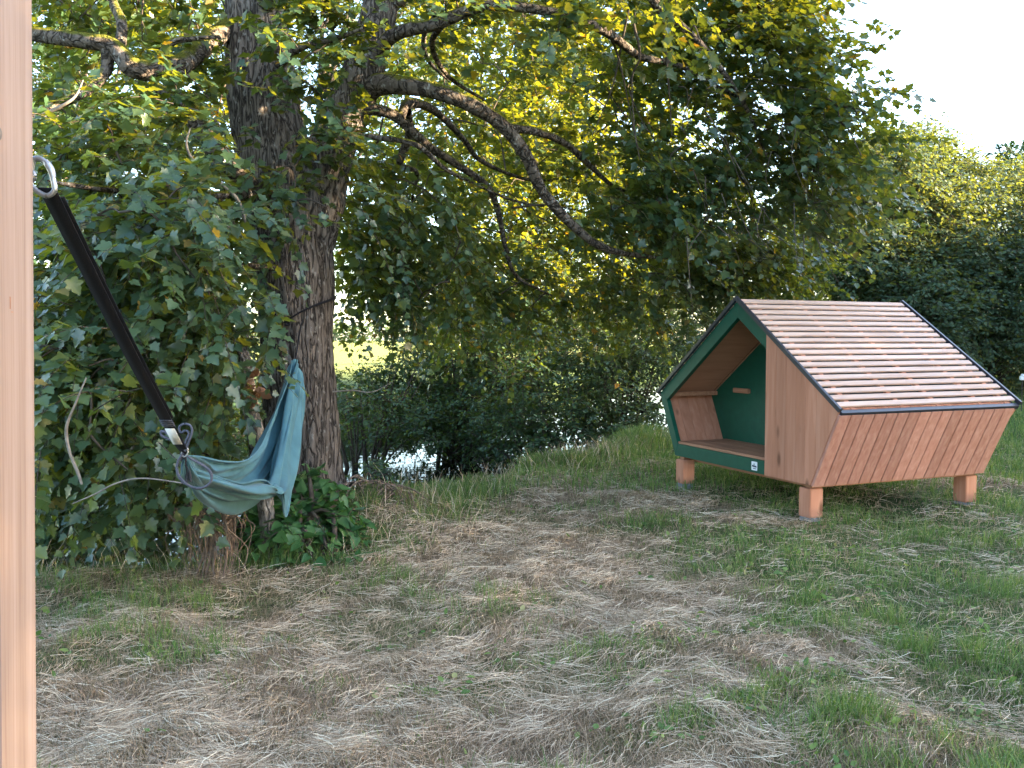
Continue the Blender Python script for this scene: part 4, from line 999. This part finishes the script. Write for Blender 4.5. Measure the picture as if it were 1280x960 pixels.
# ------------------------------------------------------------------ grass and straw
rg = np.random.default_rng(100)
def hut_block(x, y):
    """under the hut legs"""
    return np.zeros(len(x), bool)
def scatter(n, y0, y1, spread=1.05):
    y = y0 * (y1 / y0) ** rg.uniform(0, 1, n)        # density falls with distance squared
    x = y * rg.uniform(-spread, spread, n)
    return x, y
def blades(x, y, h, w, lean, curl, zoff=0.0):
    n = len(x); z = ground(x, y) - .01 + zoff
    th = rg.uniform(0, 2 * math.pi, n); wth = rg.uniform(0, math.pi, n)
    d = np.stack([np.cos(th), np.sin(th), 0 * th], 1); wv = np.stack([np.cos(wth), np.sin(wth), 0 * wth], 1) * w[:, None] / 2
    b = np.stack([x, y, z], 1); up = np.array([0, 0, 1.])
    ls = lean[:, None] * h[:, None]; hh = h[:, None]
    m1 = b + d * ls * .30 + up * hh * .5; m2 = b + d * ls * (.65 + .1 * curl[:, None]) + up * hh * (.85); t = b + d * ls * (1 + .35 * curl[:, None]) + up * hh * (1 - .35 * curl[:, None])
    v = np.stack([b - wv, b + wv, m1 - wv * .85, m1 + wv * .85, m2 - wv * .55, m2 + wv * .55, t], 1).reshape(-1, 3)
    fl = np.array([0, 1, 3, 2, 2, 3, 5, 4, 4, 5, 6]); 
    loops = (fl[None] + (np.arange(n) * 7)[:, None]).reshape(-1)
    return v, loops, np.tile([4, 4, 3], n)
gd = fnoise(31, .8, 2); gh = fnoise(32, .45, 2)
def stalks(x, y, L, w, zlift, tilt):
    n = len(x); th = .35 + 1.1 * gd(x, y) + rg.normal(0, .5, n); th = np.where(rg.uniform(0, 1, n) < .25, rg.uniform(0, math.pi, n), th); K = 4
    d = np.stack([np.cos(th), np.sin(th), 0 * th], 1); nrm_ = np.stack([-np.sin(th), np.cos(th), 0 * th], 1)
    u = np.linspace(-.5, .5, K); bend = rg.normal(0, .16, n)
    P = np.stack([x, y, 0 * x], 1)[:, None] + d[:, None] * (u[None] * L[:, None])[..., None] + nrm_[:, None] * (bend[:, None] * L[:, None] * (4 * u * u - .5)[None])[..., None]
    P[..., 2] = ground(P[..., 0], P[..., 1]) + zlift[:, None] + tilt[:, None] * u[None] * L[:, None] + .12 * L[:, None] * (.25 - u * u)[None]
    wv = (nrm_ * .8 + np.array([0, 0, .6]))[:, None] * (w / 2)[:, None, None]
    v = np.stack([P - wv, P + wv], 2).reshape(-1, 3)
    q = np.array([[2 * i, 2 * i + 1, 2 * i + 3, 2 * i + 2] for i in range(K - 1)]).reshape(-1)
    loops = (q[None] + (np.arange(n) * K * 2)[:, None]).reshape(-1)
    return v, loops, np.full(n * (K - 1), 4)
U = rg.uniform
# green grass
g = Geo()
x, y = scatter(600000, 2.6, 24); G, bare = greenness(x, y); p = bank(x, y)
keep = (U(0, 1, len(x)) < (G ** 1.2 * .95 + .14) * np.clip(.35 + .6 * gt(x, y) + .25 * gs(x, y), .08, 1.1)) & (p < .25) & (bare < .35); x, y, G = x[keep], y[keep], G[keep]
sc = np.clip(y / 6, .85, 2.2)
tall = .6 + .55 * np.clip(gn(x * 1.7, y * 1.7), -.6, 1.5)
g.add(*blades(x, y, U(.04, .125, len(x)) * (.6 + .6 * G) * tall, U(.0026, .0048, len(x)) * sc, U(.1, .8, len(x)), U(0, .9, len(x))))
xw, yw = scatter(26000, 2.6, 14); Gw, bw = greenness(xw, yw); kp = (U(0, 1, len(xw)) < Gw * np.clip(gt(xw * .6 + 4, yw * .6), 0, 1.2)) & (bank(xw, yw) < .2); xw, yw = xw[kp], yw[kp]; nw = len(xw)
leaves(g, np.stack([xw, yw, ground(xw, yw) + U(.01, .05, nw)], 1), rg.normal(0, 1, (nw, 3)) * [1, 1, .35] + [0, 0, .25], rg.normal(0, .45, (nw, 3)) + [0, 0, 1], U(.018, .05, nw), OVAL)   # clover and small weeds
tag(link('grass', g.mesh(), M['grass']), 'short green grass growing across the mown lawn', 'grass', kind='stuff')
# distant lawn right of and behind the hut
g = Geo()
y = U(9, 34, 120000) ; x = U(0, 1, len(y)) * (y * .95 + 2) ; keep = (bank(x, y) < .1) & (y > 8.5); x, y = x[keep], y[keep]
g.add(*blades(x, y, U(.06, .16, len(x)), U(.006, .014, len(x)), U(.1, .7, len(x)), U(0, .8, len(x))))
tag(link('far_grass', g.mesh(), M['grass']), 'longer green grass behind and right of the hut', 'grass', kind='stuff')
# short dry stubble
g = Geo()
x, y = scatter(470000, 2.6, 15); G, bare = greenness(x, y); p = bank(x, y)
keep = (U(0, 1, len(x)) < (1 - .72 * G)) & (p < .3); x, y = x[keep], y[keep]; sc = np.clip(y / 6, .85, 2)
g.add(*blades(x, y, U(.015, .075, len(x)), U(.0024, .0045, len(x)) * sc, U(.1, 1.3, len(x)), U(0, 1, len(x))))
tag(link('dry_grass', g.mesh(), M['dry']), 'dry tan stubble covering the mown clearing', 'dry grass', kind='stuff')
# loose mown straw
g = Geo()
x, y = scatter(390000, 2.5, 13); G, bare = greenness(x, y); p = bank(x, y)
st = .5 + .5 * np.clip(gn(x * .8 + 3, y * .8), -1, 1)
keep = (U(0, 1, len(x)) < (1 - .75 * G) * (.22 + .42 * st + .20 * np.clip(gh(x, y), -.5, 1.2)) + .05) & (p < .1); x, y = x[keep], y[keep]; sc = np.clip(y / 6, .8, 1.8)
n = len(x)
g.add(*stalks(x, y, (.03 + .10 * U(0, 1, n) + .14 * U(0, 1, n) ** 5), U(.0013, .003, n) * sc, U(.004, .03, n) + .018 * np.clip(gh(x, y), 0, 1.5) * U(.3, 1, n), rg.normal(0, .2, n)))
tag(link('straw', g.mesh(), M['straw']), 'loose pale mown hay strewn over the clearing', 'straw', kind='stuff')
# tall grass along the bank edge
g = Geo()
y = U(3, 22, 70000); x = np.interp(y, EY, EX) + rg.normal(.12, .30, len(y)); keep = ~((abs(x + 1.4) < .5) & (y > 6.3) & (y < 8.6) & (U(0, 1, len(y)) < .8)); x, y = x[keep], y[keep]; n = len(x)
hh = U(.08, .34, n) * np.clip(.7 + .4 * gn(x, y), .3, 1.3); hh = np.where((y > 6.2) & (y < 10.5), hh * .45, hh)
g.add(*blades(x, y, hh, U(.003, .007, n) * np.clip(y / 7, .8, 2), U(.1, .7, n), U(0, 1.2, n)))
tag(link('bank_grass', g.mesh(), M['grass']), 'taller grass fringe along the edge of the stream bank', 'grass', kind='stuff')
g = Geo()
y = U(3.5, 16, 3500); y = y[(y < 6) | (y > 10.5) | (U(0, 1, len(y)) < .25)]; x = np.interp(y, EY, EX) + rg.normal(.25, .3, len(y)); n = len(x)
g.add(*blades(x, y, U(.12, .34, n), U(.0025, .005, n) * np.clip(y / 7, .8, 2), U(.2, 1.0, n), U(0, 1.2, n)))
tag(link('bank_stems', g.mesh(), M['straw']), 'pale dry grass stems standing along the bank', 'dry grass', kind='stuff')

# ------------------------------------------------------------------ light
SUN_AZ, SUN_EL = R(92), R(18)             # measured clockwise from the view direction (+Y)
w = bpy.data.worlds.new('World'); scene.world = w; w.use_nodes = True
nt = w.node_tree; bgd = nt.nodes['Background']
sky = nt.nodes.new('ShaderNodeTexSky'); sky.sky_type = 'NISHITA'; sky.sun_disc = False
sky.sun_elevation = SUN_EL; sky.sun_rotation = SUN_AZ; sky.air_density = 1.0; sky.dust_density = 1.2; sky.ozone_density = 1.0
nt.links.new(sky.outputs[0], bgd.inputs[0]); bgd.inputs[1].default_value = .10
sl_ = bpy.data.lights.new('sun', 'SUN'); sl_.energy = 5.0; sl_.angle = R(.6); sl_.color = (1, .78, .50)
so = bpy.data.objects.new('sun', sl_); COL.objects.link(so)
dirv = Vector((math.sin(SUN_AZ) * math.cos(SUN_EL), math.cos(SUN_AZ) * math.cos(SUN_EL), math.sin(SUN_EL)))
so.rotation_euler = dirv.to_track_quat('Z', 'Y').to_euler(); so.location = (20, -5, 15)

scene.view_settings.view_transform = 'Standard'; scene.view_settings.look = 'None'
scene.view_settings.exposure = 3.6; scene.view_settings.gamma = 1
scene.render.engine = 'CYCLES'
cy = scene.cycles
cy.use_denoising = True; cy.max_bounces = 8; cy.diffuse_bounces = 4; cy.transmission_bounces = 6; cy.transparent_max_bounces = 8
cy.sample_clamp_indirect = 6
